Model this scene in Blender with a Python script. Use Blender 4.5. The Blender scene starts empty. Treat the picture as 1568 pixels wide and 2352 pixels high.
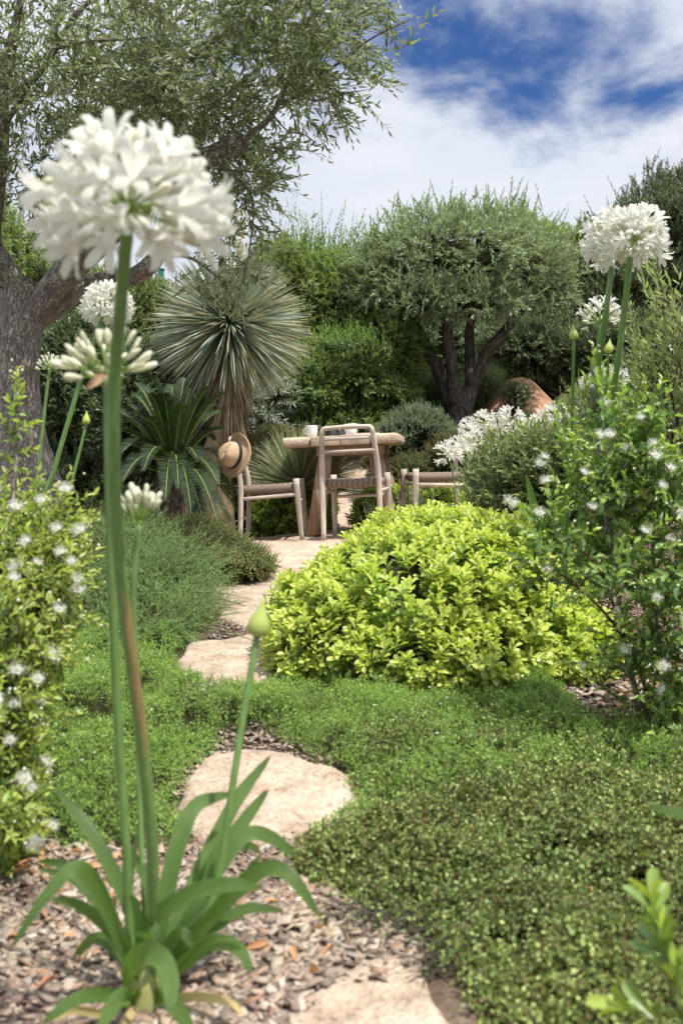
import bpy, math, random
import numpy as np
from mathutils import Vector, Matrix, noise as mnoise
R = math.radians
rng = np.random.default_rng(7)
random.seed(7)
S = bpy.context.scene
COL = S.collection

# ------------------------------------------------------------------ camera
F, CX, HY = 2287.0, 784.0, 1085.0            # focal length, centre and horizon in the units used for measuring
cam = bpy.data.cameras.new("camera"); co = bpy.data.objects.new("camera", cam); COL.objects.link(co)
co.location = (0, 0, 0); co.rotation_euler = (R(90), 0, 0)
cam.sensor_fit = 'VERTICAL'; cam.sensor_height = 36; cam.lens = 35; cam.shift_y = -91/2352
cam.clip_end = 3000; cam.clip_start = 0.02
cam.dof.use_dof = True; cam.dof.focus_distance = 5.6; cam.dof.aperture_fstop = 5.2
S.camera = co

# ------------------------------------------------------------------ light
SUN = Vector((0.30, -0.26, 0.88)).normalized()
sl = bpy.data.lights.new("sun", 'SUN'); so = bpy.data.objects.new("sun", sl); COL.objects.link(so)
sl.energy = 3.9; sl.angle = R(0.8); sl.color = (1.0, 0.95, 0.87)
so.rotation_euler = SUN.to_track_quat('Z', 'Y').to_euler()
w = bpy.data.worlds.new("World"); S.world = w; w.use_nodes = True
nt = w.node_tree; nt.nodes.clear()
def N(tree, t, **kw):
    n = tree.nodes.new(t)
    for k, v in kw.items():
        if k == 'inp':
            for a, b in v.items(): n.inputs[a].default_value = b
        else: setattr(n, k, v)
    return n
def ramp(tree, stops, interp='LINEAR'):
    n = tree.nodes.new('ShaderNodeValToRGB'); cr = n.color_ramp; cr.interpolation = interp
    while len(cr.elements) < len(stops): cr.elements.new(0.5)
    for e, (p, c) in zip(cr.elements, stops):
        e.position = p; e.color = (*c, 1) if len(c) == 3 else c
    return n
def world():
    L = nt.links.new
    out = N(nt, 'ShaderNodeOutputWorld'); bg = N(nt, 'ShaderNodeBackground')
    sky = N(nt, 'ShaderNodeTexSky', sky_type='NISHITA', sun_disc=False)
    sky.sun_elevation = math.asin(SUN.z); sky.sun_rotation = math.atan2(SUN.x, SUN.y)
    tint = N(nt, 'ShaderNodeMix', data_type='RGBA', blend_type='MULTIPLY'); tint.inputs[0].default_value = 1
    tint.inputs[7].default_value = (0.024, 0.040, 0.068, 1)
    L(sky.outputs[0], tint.inputs[6])
    tc = N(nt, 'ShaderNodeTexCoord'); sep = N(nt, 'ShaderNodeSeparateXYZ'); L(tc.outputs['Generated'], sep.inputs[0])
    add = N(nt, 'ShaderNodeMath', operation='ADD'); add.inputs[1].default_value = 0.30; L(sep.outputs[2], add.inputs[0])
    dx = N(nt, 'ShaderNodeMath', operation='DIVIDE'); L(sep.outputs[0], dx.inputs[0]); L(add.outputs[0], dx.inputs[1])
    dy = N(nt, 'ShaderNodeMath', operation='DIVIDE'); L(sep.outputs[1], dy.inputs[0]); L(add.outputs[0], dy.inputs[1])
    cmb = N(nt, 'ShaderNodeCombineXYZ'); L(dx.outputs[0], cmb.inputs[0]); L(dy.outputs[0], cmb.inputs[1]); cmb.inputs[2].default_value = 5.9
    n1 = N(nt, 'ShaderNodeTexNoise'); n1.inputs['Scale'].default_value = 4.6; n1.inputs['Detail'].default_value = 9
    n1.inputs['Roughness'].default_value = 0.58; n1.inputs['Distortion'].default_value = 0.25
    L(cmb.outputs[0], n1.inputs['Vector'])
    n2 = N(nt, 'ShaderNodeTexNoise'); n2.inputs['Scale'].default_value = 1.7; n2.inputs['Detail'].default_value = 6
    L(cmb.outputs[0], n2.inputs['Vector'])
    # openings in the cloud: one band up to the right of the garden, another high on the left
    def gap(x, z, sx, sz, tilt):
        a = N(nt, 'ShaderNodeMath', operation='SUBTRACT'); L(sep.outputs[0], a.inputs[0]); a.inputs[1].default_value = x
        b = N(nt, 'ShaderNodeMath', operation='SUBTRACT'); L(sep.outputs[2], b.inputs[0]); b.inputs[1].default_value = z
        t = N(nt, 'ShaderNodeMath', operation='MULTIPLY_ADD'); L(a.outputs[0], t.inputs[0]); t.inputs[1].default_value = tilt; L(b.outputs[0], t.inputs[2])
        a2 = N(nt, 'ShaderNodeMath', operation='DIVIDE'); L(a.outputs[0], a2.inputs[0]); a2.inputs[1].default_value = sx
        b2 = N(nt, 'ShaderNodeMath', operation='DIVIDE'); L(t.outputs[0], b2.inputs[0]); b2.inputs[1].default_value = sz
        a3 = N(nt, 'ShaderNodeMath', operation='MULTIPLY'); L(a2.outputs[0], a3.inputs[0]); L(a2.outputs[0], a3.inputs[1])
        b3 = N(nt, 'ShaderNodeMath', operation='MULTIPLY_ADD'); L(b2.outputs[0], b3.inputs[0]); L(b2.outputs[0], b3.inputs[1]); L(a3.outputs[0], b3.inputs[2])
        e = N(nt, 'ShaderNodeMath', operation='MULTIPLY'); L(b3.outputs[0], e.inputs[0]); e.inputs[1].default_value = -1
        g = N(nt, 'ShaderNodeMath', operation='EXPONENT'); L(e.outputs[0], g.inputs[0])
        return g
    g1 = gap(0.14, 0.415, 0.30, 0.085, 0.22); g2 = gap(-0.14, 0.40, 0.24, 0.12, 0.0)
    g2s = N(nt, 'ShaderNodeMath', operation='MULTIPLY_ADD'); L(g2.outputs[0], g2s.inputs[0]); g2s.inputs[1].default_value = 0.35; L(g1.outputs[0], g2s.inputs[2])
    n1c = N(nt, 'ShaderNodeMath', operation='MULTIPLY_ADD'); L(n1.outputs[0], n1c.inputs[0]); n1c.inputs[1].default_value = 1.5; n1c.inputs[2].default_value = -0.22
    d = N(nt, 'ShaderNodeMath', operation='MULTIPLY_ADD'); L(g2s.outputs[0], d.inputs[0]); d.inputs[1].default_value = -0.50; L(n1c.outputs[0], d.inputs[2])
    cov = N(nt, 'ShaderNodeMapRange', interpolation_type='SMOOTHSTEP'); L(d.outputs[0], cov.inputs[0])
    cov.inputs[1].default_value = -0.08; cov.inputs[2].default_value = 0.40
    cl = ramp(nt, [(0.30, (0.40, 0.44, 0.53)), (0.48, (0.50, 0.535, 0.605)), (0.64, (0.59, 0.61, 0.645))]); L(n2.outputs[0], cl.inputs[0])
    low = N(nt, 'ShaderNodeMapRange'); L(sep.outputs[2], low.inputs[0]); low.inputs[1].default_value = 0.28; low.inputs[2].default_value = 0.12
    wl = N(nt, 'ShaderNodeMix', data_type='RGBA'); L(low.outputs[0], wl.inputs[0]); L(cl.outputs[0], wl.inputs[6]); wl.inputs[7].default_value = (0.52, 0.555, 0.605, 1)
    hi = N(nt, 'ShaderNodeMapRange', interpolation_type='SMOOTHSTEP'); L(sep.outputs[2], hi.inputs[0]); hi.inputs[1].default_value = 0.45; hi.inputs[2].default_value = 0.85; hi.inputs[3].default_value = 1.0; hi.inputs[4].default_value = 1.9  # unseen cloud overhead, brightened to add fill light
    vm = N(nt, 'ShaderNodeVectorMath', operation='SCALE'); L(wl.outputs[2], vm.inputs[0]); L(hi.outputs[0], vm.inputs['Scale'])
    wl = vm
    mx = N(nt, 'ShaderNodeMix', data_type='RGBA'); L(cov.outputs[0], mx.inputs[0]); L(tint.outputs[2], mx.inputs[6]); L(wl.outputs[0], mx.inputs[7])
    L(mx.outputs[2], bg.inputs[0]); bg.inputs[1].default_value = 1.0
    L(bg.outputs[0], out.inputs[0])
world()
S.view_settings.view_transform = 'Standard'; S.view_settings.look = 'None'
S.view_settings.exposure = 0.62; S.view_settings.gamma = 1
S.cycles.use_denoising = True
S.cycles.max_bounces = 7; S.cycles.transparent_max_bounces = 6; S.cycles.diffuse_bounces = 4; S.cycles.glossy_bounces = 2
S.cycles.caustics_reflective = False; S.cycles.caustics_refractive = False

# ------------------------------------------------------------------ helpers
def W(px, py, d):
    return np.array([(px-CX)/F*d, d, (HY-py)/F*d])
def tag(o, label=None, cat=None, group=None, kind=None):
    if label: o['label'] = label
    if cat: o['category'] = cat
    if group: o['group'] = group
    if kind: o['kind'] = kind
    return o
def empty(name, loc, label, cat, group=None, rot=(0, 0, 0)):
    o = bpy.data.objects.new(name, None); COL.objects.link(o); o.location = loc; o.rotation_euler = rot
    o.empty_display_size = 0.05
    return tag(o, label, cat, group)
def mesh_from(name, pieces, mats, smooth=False):
    """pieces: dicts V (n,k,3) copies of a k-vertex template, F its faces, m material, tone (n,), tc (n,k,3)"""
    Vs, Ls, Cs, Ms, Ts, TCs = [], [], [], [], [], []
    off = 0
    for p in pieces:
        V = np.asarray(p['V'], dtype=np.float32)
        if V.ndim == 2: V = V[None]
        n, k, _ = V.shape
        if n == 0: continue
        Vs.append(V.reshape(-1, 3))
        tone = np.asarray(p.get('tone', 0.0), dtype=np.float32)
        Ts.append(np.broadcast_to(tone.reshape(-1, 1) if tone.ndim == 1 else tone, (n, k)).reshape(-1))
        tc = p.get('tc'); TCs.append(np.zeros((n*k, 3), np.float32) if tc is None else np.broadcast_to(np.asarray(tc, np.float32), (n, k, 3)).reshape(-1, 3))
        base = (np.arange(n)*k + off)[:, None]
        fl = np.concatenate([np.asarray(f) for f in p['F']])
        Ls.append((base + fl[None]).reshape(-1))
        cnt = np.array([len(f) for f in p['F']])
        Cs.append(np.tile(cnt, n)); Ms.append(np.full(len(cnt)*n, p.get('m', 0)))
        off += n*k
    V = np.concatenate(Vs); Lo = np.concatenate(Ls).astype(np.int32); C = np.concatenate(Cs).astype(np.int32); M = np.concatenate(Ms).astype(np.int32)
    me = bpy.data.meshes.new(name)
    me.vertices.add(len(V)); me.vertices.foreach_set('co', V.ravel().astype(np.float32))
    me.loops.add(len(Lo)); me.loops.foreach_set('vertex_index', Lo)
    me.polygons.add(len(C)); st = np.concatenate([[0], np.cumsum(C)[:-1]]).astype(np.int32)
    me.polygons.foreach_set('loop_start', st); me.polygons.foreach_set('loop_total', C)
    for m in mats: me.materials.append(m)
    me.polygons.foreach_set('material_index', M)
    if smooth: me.polygons.foreach_set('use_smooth', np.ones(len(C), bool))
    a = me.attributes.new('tone', 'FLOAT', 'POINT'); a.data.foreach_set('value', np.concatenate(Ts).astype(np.float32))
    a = me.attributes.new('tc', 'FLOAT_VECTOR', 'POINT'); a.data.foreach_set('vector', np.concatenate(TCs).ravel().astype(np.float32))
    me.update(calc_edges=True); me.validate()
    return me
def obj(name, pieces, mats, parent=None, smooth=False, base=None):
    """base: world place of the thing; pieces given in world coordinates are stored relative to it"""
    if base is not None:
        base = np.asarray(base, float)
        for p in pieces: p['V'] = np.asarray(p['V'], float) - base
    o = bpy.data.objects.new(name, mesh_from(name, pieces, mats, smooth)); COL.objects.link(o)
    if parent is not None: o.parent = parent
    elif base is not None: o.location = Vector(base)
    return o
def thing(name, base, label, cat, group=None): return empty(name, Vector(base), label, cat, group)
def unit(v): return v/np.maximum(np.linalg.norm(v, axis=-1, keepdims=True), 1e-9)
def rnd_unit(n): return unit(rng.normal(size=(n, 3)))
def sn(P, f=1.0, seed=0, oct=3):
    """cheap smooth lumpy noise, about -1..1"""
    r = np.random.default_rng(seed+100); out = 0; a = 1; tot = 0
    for o in range(oct):
        for _ in range(3):
            k = r.normal(size=3)*f*(1.9**o); out = out + a*np.sin(P@k + r.uniform(0, 6.3)); tot += a*0.55
        a *= 0.55
    return out/tot

# leaf templates: strips along y; x side, z normal
def strip(ts, ws, cup=0.0, curl=0.0, mid=False):
    V, Fc = [], []
    for t, ww in zip(ts, ws):
        z = -curl*t*t
        if mid: V += [(-ww/2, t, z+cup*ww), (0, t, z), (ww/2, t, z+cup*ww)]
        else: V += [(-ww/2, t, z), (ww/2, t, z)]
    c = 3 if mid else 2
    for i in range(len(ts)-1):
        for j in range(c-1):
            a = i*c+j; Fc.append((a, a+1, a+1+c, a+c))
    return np.array(V, float), Fc
T_DIA = (np.array([(0, 0, 0), (0.5, 0.5, 0.03), (0, 1, -0.05), (-0.5, 0.5, 0.03)], float), [(0, 1, 2, 3)])
T_LAN = strip([0, .3, .65, 1], [.15, .9, .8, .05], 0, .10)
T_LANM = strip([0, .2, .5, .8, 1], [.12, .75, 1, .6, .04], .18, .12, True)
T_OBO = strip([0, .3, .62, .86, .96, 1], [.14, .45, .95, .92, .62, .22], .14, .14, True)
T_OVA = strip([0, .18, .45, .78, 1], [.15, .8, 1, .6, .05], .16, .12, True)
T_ROUND = (np.array([(0, 0, 0), (.42, .22, .05), (.5, .6, .06), (.22, .95, .02), (-.22, .95, .02), (-.5, .6, .06), (-.42, .22, .05)], float), [(0, 1, 2, 3, 4, 5, 6)])
T_NEED = (np.array([(-.5, 0, 0), (.5, 0, 0), (0, 1, -.08)], float), [(0, 1, 2)])
T_OLV = strip([0, .3, .65, 1], [.2, 1, .85, .08], 0, .02)
def place(tm, P, D, Nn, L, Wd):
    V, Fc = tm
    D = unit(D); Sd = unit(np.cross(D, Nn)); N2 = np.cross(Sd, D)
    L = np.broadcast_to(np.asarray(L, float), (len(P),)); Wd = np.broadcast_to(np.asarray(Wd, float), (len(P),))
    X = (P[:, None, :] + (V[None, :, 0:1]*Wd[:, None, None])*Sd[:, None, :] + (V[None, :, 1:2]*L[:, None, None])*D[:, None, :]
         + (V[None, :, 2:3]*L[:, None, None])*N2[:, None, :])
    return X, Fc
def shoots(P, U, length, k, ang, ll, lw, tm, droop=0.0, opposite=False, jit=0.25, stem=0.0012, mleaf=0, mstem=1, t0=0.1, tip_small=0.45, tonef=None, face_up=0.7, tonep=2.0):
    """n leafy shoots -> [leaf piece, stem piece]"""
    n = len(P); U = unit(U); length = np.broadcast_to(np.asarray(length, float), (n,))
    t = np.linspace(t0, 1, k)[None, :] + np.zeros((n, 1)) + rng.normal(0, 0.02, (n, k))
    q = P[:, None, :] + U[:, None, :]*(t*length[:, None])[..., None]
    q[..., 2] -= droop*(t**2)*length[:, None]
    T = U[:, None, :] + np.array([0, 0, -1.0])*(2*droop*t)[..., None]; T = unit(T)
    ref = rnd_unit(n)[:, None, :]; A = unit(np.cross(T, ref)); B = np.cross(T, A)
    if opposite: phi = (np.arange(k)//2*(math.pi/2) + (np.arange(k) % 2)*math.pi)[None, :] + rng.uniform(0, 6.3, (n, 1))
    else: phi = (np.arange(k)*2.4)[None, :] + rng.uniform(0, 6.3, (n, 1))
    phi = phi + rng.normal(0, 0.2, (n, k))
    rad = np.cos(phi)[..., None]*A + np.sin(phi)[..., None]*B
    an = R(ang)*(1 - 0.55*t) + rng.normal(0, R(9), (n, k))
    D = T*np.cos(an)[..., None] + rad*np.sin(an)[..., None]
    D = unit(D + rng.normal(0, jit*0.5, D.shape))
    Nn = unit(T*0.8 - rad*0.3 + np.array([0, 0, face_up]) + rng.normal(0, jit, D.shape))
    sz = (1 - tip_small*np.clip(t, 0, 1)**2)*rng.uniform(0.75, 1.15, (n, k))
    X, Fc = place(tm, q.reshape(-1, 3), D.reshape(-1, 3), Nn.reshape(-1, 3), (ll*sz).ravel(), (lw*sz).ravel())
    tone = np.clip(t, 0, 1)**tonep
    if tonef is not None: tone = tone*np.asarray(tonef).reshape(-1, 1)
    tone = np.clip(tone + rng.normal(0, 0.08, tone.shape), 0, 1)
    out = [dict(V=X, F=Fc, m=mleaf, tone=tone.ravel())]
    if stem > 0:
        ts = np.array([0, .5, 1.0])
        c = P[:, None, :] + U[:, None, :]*(ts[None, :]*length[:, None])[..., None]; c[..., 2] -= droop*(ts**2)[None]*length[:, None]
        a = A[:, 0]; b = B[:, 0]; rr = stem*np.array([1.2, 1, .5])[None, :, None, None]
        ringd = np.stack([a, -0.5*a+0.87*b, -0.5*a-0.87*b], 1)
        V = (c[:, :, None, :] + rr*ringd[:, None, :, :]).reshape(n, 9, 3)
        Fs = [(i*3+j, i*3+(j+1) % 3, i*3+3+(j+1) % 3, i*3+3+j) for i in range(2) for j in range(3)]
        out.append(dict(V=V, F=Fs, m=mstem))
    return out
def tube(path, rad, sides=10, sub=6, rough=0.0, freq=6.0, m=0, cap=True, seed=0, flute=0.0):
    path = np.asarray(path, float); n = len(path); rad = np.broadcast_to(np.asarray(rad, float), (n,))
    if sub > 1 and n > 2:     # Catmull-Rom
        pp = np.vstack([2*path[0]-path[1], path, 2*path[-1]-path[-2]]); out, ro = [], []
        for i in range(n-1):
            for s in range(sub):
                t = s/sub; p0, p1, p2, p3 = pp[i:i+4]
                out.append(0.5*((2*p1)+(-p0+p2)*t+(2*p0-5*p1+4*p2-p3)*t*t+(-p0+3*p1-3*p2+p3)*t**3)); ro.append(rad[i]*(1-t)+rad[i+1]*t)
        out.append(path[-1]); ro.append(rad[-1]); path = np.array(out); rad = np.array(ro); n = len(path)
    elif sub > 1:
        t = np.linspace(0, 1, sub+1)[:, None]; path = path[0]*(1-t)+path[1]*t; rad = rad[0]*(1-t[:, 0])+rad[1]*t[:, 0]; n = len(path)
    T = unit(np.gradient(path, axis=0)); ref = np.array([0.3, 1, 0.1]) if abs(T[0, 1]) < .9 else np.array([1, 0, 0.])
    A = []; a = unit(np.cross(T[0], ref))
    for i in range(n):
        a = unit(a - T[i]*np.dot(a, T[i])); A.append(a)
    A = np.array(A); B = np.cross(T, A)
    th = np.linspace(0, 2*math.pi, sides, endpoint=False)
    dirs = np.cos(th)[None, :, None]*A[:, None, :] + np.sin(th)[None, :, None]*B[:, None, :]
    s = np.concatenate([[0], np.cumsum(np.linalg.norm(np.diff(path, axis=0), axis=1))])
    rr = rad[:, None]*np.ones((1, sides))
    if flute: rr = rr*(1 + flute*np.sin(3*th[None]+seed+s[:, None]*3)*0.6 + flute*np.sin(5*th[None]+2*seed-s[:, None]*5)*.4)
    V = path[:, None, :] + dirs*rr[..., None]
    if rough: V = V + dirs*(rough*sn(V.reshape(-1, 3), freq, seed, 4).reshape(n, sides))[..., None]
    tc = np.stack([np.broadcast_to(np.cos(th)[None]*0.5, (n, sides))*rad.mean()*2, np.broadcast_to(np.sin(th)[None]*.5, (n, sides))*rad.mean()*2, np.broadcast_to(s[:, None], (n, sides))], -1)
    V = V.reshape(-1, 3); tc = tc.reshape(-1, 3)
    Fc = [(i*sides+j, i*sides+(j+1) % sides, (i+1)*sides+(j+1) % sides, (i+1)*sides+j) for i in range(n-1) for j in range(sides)]
    if cap: Fc.append(tuple(range(sides))[::-1]); Fc.append(tuple((n-1)*sides+j for j in range(sides)))
    return dict(V=V, F=Fc, m=m, tc=tc[None])
def box(c, s, m=0, rot=None, bev=0.0):
    c = np.asarray(c, float); h = np.asarray(s, float)/2
    if bev <= 0:
        V = np.array([(x, y, z) for x in (-1, 1) for y in (-1, 1) for z in (-1, 1)], float)*h
        Fc = [(0, 1, 3, 2), (4, 6, 7, 5), (0, 4, 5, 1), (2, 3, 7, 6), (0, 2, 6, 4), (1, 5, 7, 3)]
    else:
        import bmesh
        bm = bmesh.new(); bmesh.ops.create_cube(bm, size=1.0)
        for v in bm.verts: v.co = Vector((v.co.x*2*h[0], v.co.y*2*h[1], v.co.z*2*h[2]))
        bmesh.ops.bevel(bm, geom=list(bm.edges), offset=bev, segments=3, profile=0.5, affect='EDGES')
        bm.verts.index_update(); V = np.array([v.co[:] for v in bm.verts]); Fc = [tuple(v.index for v in f.verts) for f in bm.faces]; bm.free()
    tc = V.copy()
    if rot is not None: V = V@np.array(rot).T
    return dict(V=V+c, F=Fc, m=m, tc=tc[None])
def lathe(prof, c=(0, 0, 0), sides=28, m=0):
    th = np.linspace(0, 2*math.pi, sides, endpoint=False); n = len(prof)
    V = np.array([(r*math.cos(a), r*math.sin(a), z) for r, z in prof for a in th], float)+np.asarray(c, float)
    Fc = [(i*sides+j, i*sides+(j+1) % sides, (i+1)*sides+(j+1) % sides, (i+1)*sides+j) for i in range(n-1) for j in range(sides)]
    return dict(V=V, F=Fc, m=m)
def sphere(c, r, seg=8, rings=5, m=0):
    th = np.linspace(0, math.pi, rings+1)
    return lathe([(max(1e-4, math.sin(t)), -math.cos(t)) for t in th], sides=seg, m=m) | dict(V=lathe([(max(1e-4, math.sin(t)), -math.cos(t)) for t in th], sides=seg)['V']*np.asarray(r)+np.asarray(c))

# terrain: rises gently from the camera to the terrace and then more steeply to a bank
_py = [-5, 0, 1.5, 3.1, 5.2, 6.0, 8.2, 9.0, 10.5, 11.8, 14, 20, 60, 500]
_pz = [-.85, -.80, -.75, -.665, -.53, -.495, -.465, -.25, .48, .68, .85, 1.0, 1.3, 2.0]
def gz(x, y):
    x = np.asarray(x, float); y = np.asarray(y, float)
    z = np.interp(y, _py, _pz)
    z = z + 0.055*np.clip(x, -1.4, 1.2)*np.clip((y-4.6)/1.2, 0, 1)*np.clip((9-y)/1, 0, 1)
    z = z + 0.42*np.exp(-(((x+2.0)/.75)**2+((y-5.7)/.8)**2))
    z = z + 0.10*np.exp(-(((x-2.2)/.8)**2+((y-4.6)/1.2)**2))
    return z
def hit(px, py):
    d = 1.0
    for _ in range(4000):
        x = (px-CX)/F*d; z = (HY-py)/F*d
        if z <= gz(x, d): break
        d += 0.004 + d*0.0008
    return (px-CX)/F*d, d
def on_ground(px, py, dz=0.0):
    x, y = hit(px, py); return np.array([x, y, float(gz(x, y))+dz])
def inpoly(P, poly):
    poly = np.asarray(poly); x, y = P[:, 0], P[:, 1]; c = np.zeros(len(P), bool); j = len(poly)-1
    for i in range(len(poly)):
        xi, yi = poly[i]; xj, yj = poly[j]
        c ^= ((yi > y) != (yj > y)) & (x < (xj-xi)*(y-yi)/(yj-yi+1e-12)+xi); j = i
    return c
def polyd(P, poly):
    """distance to a polygon's outline"""
    poly = np.asarray(poly); d = np.full(len(P), 1e9)
    for i in range(len(poly)):
        a = poly[i]; b = poly[(i+1) % len(poly)]; ab = b-a
        t = np.clip(((P-a)@ab)/(ab@ab+1e-12), 0, 1); d = np.minimum(d, np.linalg.norm(P-(a+t[:, None]*ab), axis=1))
    return d
def gpoly(pts): return np.array([hit(*p) for p in pts])

# ------------------------------------------------------------------ materials
def mat(name):
    m = bpy.data.materials.new(name); m.use_nodes = True; t = m.node_tree; t.nodes.clear()
    out = N(t, 'ShaderNodeOutputMaterial'); p = N(t, 'ShaderNodeBsdfPrincipled'); t.links.new(p.outputs[0], out.inputs[0])
    return m, t, p, out
def leafmat(name, cols, young=None, back=None, trans=0.32, rough=0.45, spec=0.4, margin=None):
    """cols: colours spread over the single leaves; young: colour of shoot tips; back: paler underside"""
    m, t, p, out = mat(name); L = t.links.new
    g = N(t, 'ShaderNodeNewGeometry')
    n = len(cols); rp = ramp(t, [((i+0.5)/n, c) for i, c in enumerate(cols)]); L(g.outputs['Random Per Island'], rp.inputs[0])
    src = rp.outputs[0]
    # slow drift of colour through the plant, as between its branches
    tcn = N(t, 'ShaderNodeTexCoord'); nz = N(t, 'ShaderNodeTexNoise'); nz.inputs['Scale'].default_value = 4.0; nz.inputs['Detail'].default_value = 2
    L(tcn.outputs['Object'], nz.inputs['Vector'])
    hs = N(t, 'ShaderNodeHueSaturation'); mr = N(t, 'ShaderNodeMapRange'); L(nz.outputs[0], mr.inputs[0])
    mr.inputs[1].default_value = .3; mr.inputs[2].default_value = .7; mr.inputs[3].default_value = .72; mr.inputs[4].default_value = 1.28
    hm2 = N(t, 'ShaderNodeMapRange'); L(nz.outputs['Color'], hm2.inputs[0]); hm2.inputs[1].default_value = .3; hm2.inputs[2].default_value = .7; hm2.inputs[3].default_value = .485; hm2.inputs[4].default_value = .515; L(hm2.outputs[0], hs.inputs['Hue'])
    L(mr.outputs[0], hs.inputs['Value']); L(src, hs.inputs['Color']); src = hs.outputs[0]; hs.inputs['Saturation'].default_value = .88
    if young:
        a = N(t, 'ShaderNodeAttribute', attribute_name='tone'); mx = N(t, 'ShaderNodeMix', data_type='RGBA')
        L(a.outputs['Fac'], mx.inputs[0]); L(src, mx.inputs[6]); mx.inputs[7].default_value = (*young, 1); src = mx.outputs[2]
    if back:
        mx = N(t, 'ShaderNodeMix', data_type='RGBA'); L(g.outputs['Backfacing'], mx.inputs[0]); L(src, mx.inputs[6]); mx.inputs[7].default_value = (*back, 1); src = mx.outputs[2]
    L(src, p.inputs['Base Color']); p.inputs['Roughness'].default_value = rough; p.inputs['Specular IOR Level'].default_value = spec
    tr = N(t, 'ShaderNodeBsdfTranslucent')
    br = N(t, 'ShaderNodeMix', data_type='RGBA', blend_type='MULTIPLY'); br.inputs[0].default_value = 1; L(src, br.inputs[6]); br.inputs[7].default_value = (1.35, 1.45, 0.75, 1)
    L(br.outputs[2], tr.inputs[0])
    ms = N(t, 'ShaderNodeMixShader'); ms.inputs[0].default_value = trans; L(p.outputs[0], ms.inputs[1]); L(tr.outputs[0], ms.inputs[2]); L(ms.outputs[0], out.inputs[0])
    return m
def plain(name, col, rough=0.6, col2=None, scale=30, bump=0.0, spec=0.4, trans=0.0, detail=5, metal=0):
    m, t, p, out = mat(name); L = t.links.new
    tcn = N(t, 'ShaderNodeTexCoord'); nz = N(t, 'ShaderNodeTexNoise'); nz.inputs['Scale'].default_value = scale; nz.inputs['Detail'].default_value = detail
    L(tcn.outputs['Object'], nz.inputs['Vector'])
    rp = ramp(t, [(0.32, col), (0.68, col2 or tuple(c*.8 for c in col))]); L(nz.outputs[0], rp.inputs[0]); L(rp.outputs[0], p.inputs['Base Color'])
    p.inputs['Roughness'].default_value = rough; p.inputs['Specular IOR Level'].default_value = spec; p.inputs['Metallic'].default_value = metal
    if bump:
        b = N(t, 'ShaderNodeBump'); b.inputs['Strength'].default_value = 1; b.inputs['Distance'].default_value = bump; L(nz.outputs[0], b.inputs['Height']); L(b.outputs[0], p.inputs['Normal'])
    if trans:
        tr = N(t, 'ShaderNodeBsdfTranslucent'); L(rp.outputs[0], tr.inputs[0]); ms = N(t, 'ShaderNodeMixShader'); ms.inputs[0].default_value = trans
        L(p.outputs[0], ms.inputs[1]); L(tr.outputs[0], ms.inputs[2]); L(ms.outputs[0], out.inputs[0])
    return m
def barkmat(name, c1, c2, c3, sc=34, stretch=.28, bump=.012):
    m, t, p, out = mat(name); L = t.links.new
    a = N(t, 'ShaderNodeAttribute', attribute_name='tc'); mp = N(t, 'ShaderNodeMapping'); L(a.outputs['Vector'], mp.inputs[0]); mp.inputs['Scale'].default_value = (1, 1, stretch)
    nz = N(t, 'ShaderNodeTexNoise'); nz.inputs['Scale'].default_value = sc; nz.inputs['Detail'].default_value = 7; nz.inputs['Distortion'].default_value = .6; L(mp.outputs[0], nz.inputs['Vector'])
    vo = N(t, 'ShaderNodeTexVoronoi', feature='DISTANCE_TO_EDGE'); vo.inputs['Scale'].default_value = sc*1.5; vo.inputs['Randomness'].default_value = 1
    mixv = N(t, 'ShaderNodeMix', data_type='RGBA', blend_type='ADD'); mixv.inputs[0].default_value = .06; L(mp.outputs[0], mixv.inputs[6]); L(nz.outputs['Color'], mixv.inputs[7]); L(mixv.outputs[2], vo.inputs['Vector'])
    vr = ramp(t, [(0.0, (0, 0, 0)), (0.18, (1, 1, 1))]); L(vo.outputs[0], vr.inputs[0])
    rp = ramp(t, [(0.28, c1), (0.5, c2), (0.72, c3)]); L(nz.outputs[0], rp.inputs[0])
    mx = N(t, 'ShaderNodeMix', data_type='RGBA', blend_type='MULTIPLY'); mx.inputs[0].default_value = .45; L(rp.outputs[0], mx.inputs[6]); L(vr.outputs[0], mx.inputs[7])
    L(mx.outputs[2], p.inputs['Base Color']); p.inputs['Roughness'].default_value = .9; p.inputs['Specular IOR Level'].default_value = .15
    mul = N(t, 'ShaderNodeMath', operation='MULTIPLY_ADD'); L(vr.outputs[0], mul.inputs[0]); mul.inputs[1].default_value = .6; L(nz.outputs[0], mul.inputs[2])
    b = N(t, 'ShaderNodeBump'); b.inputs['Distance'].default_value = bump; b.inputs['Strength'].default_value = 1; L(mul.outputs[0], b.inputs['Height']); L(b.outputs[0], p.inputs['Normal'])
    return m
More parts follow.
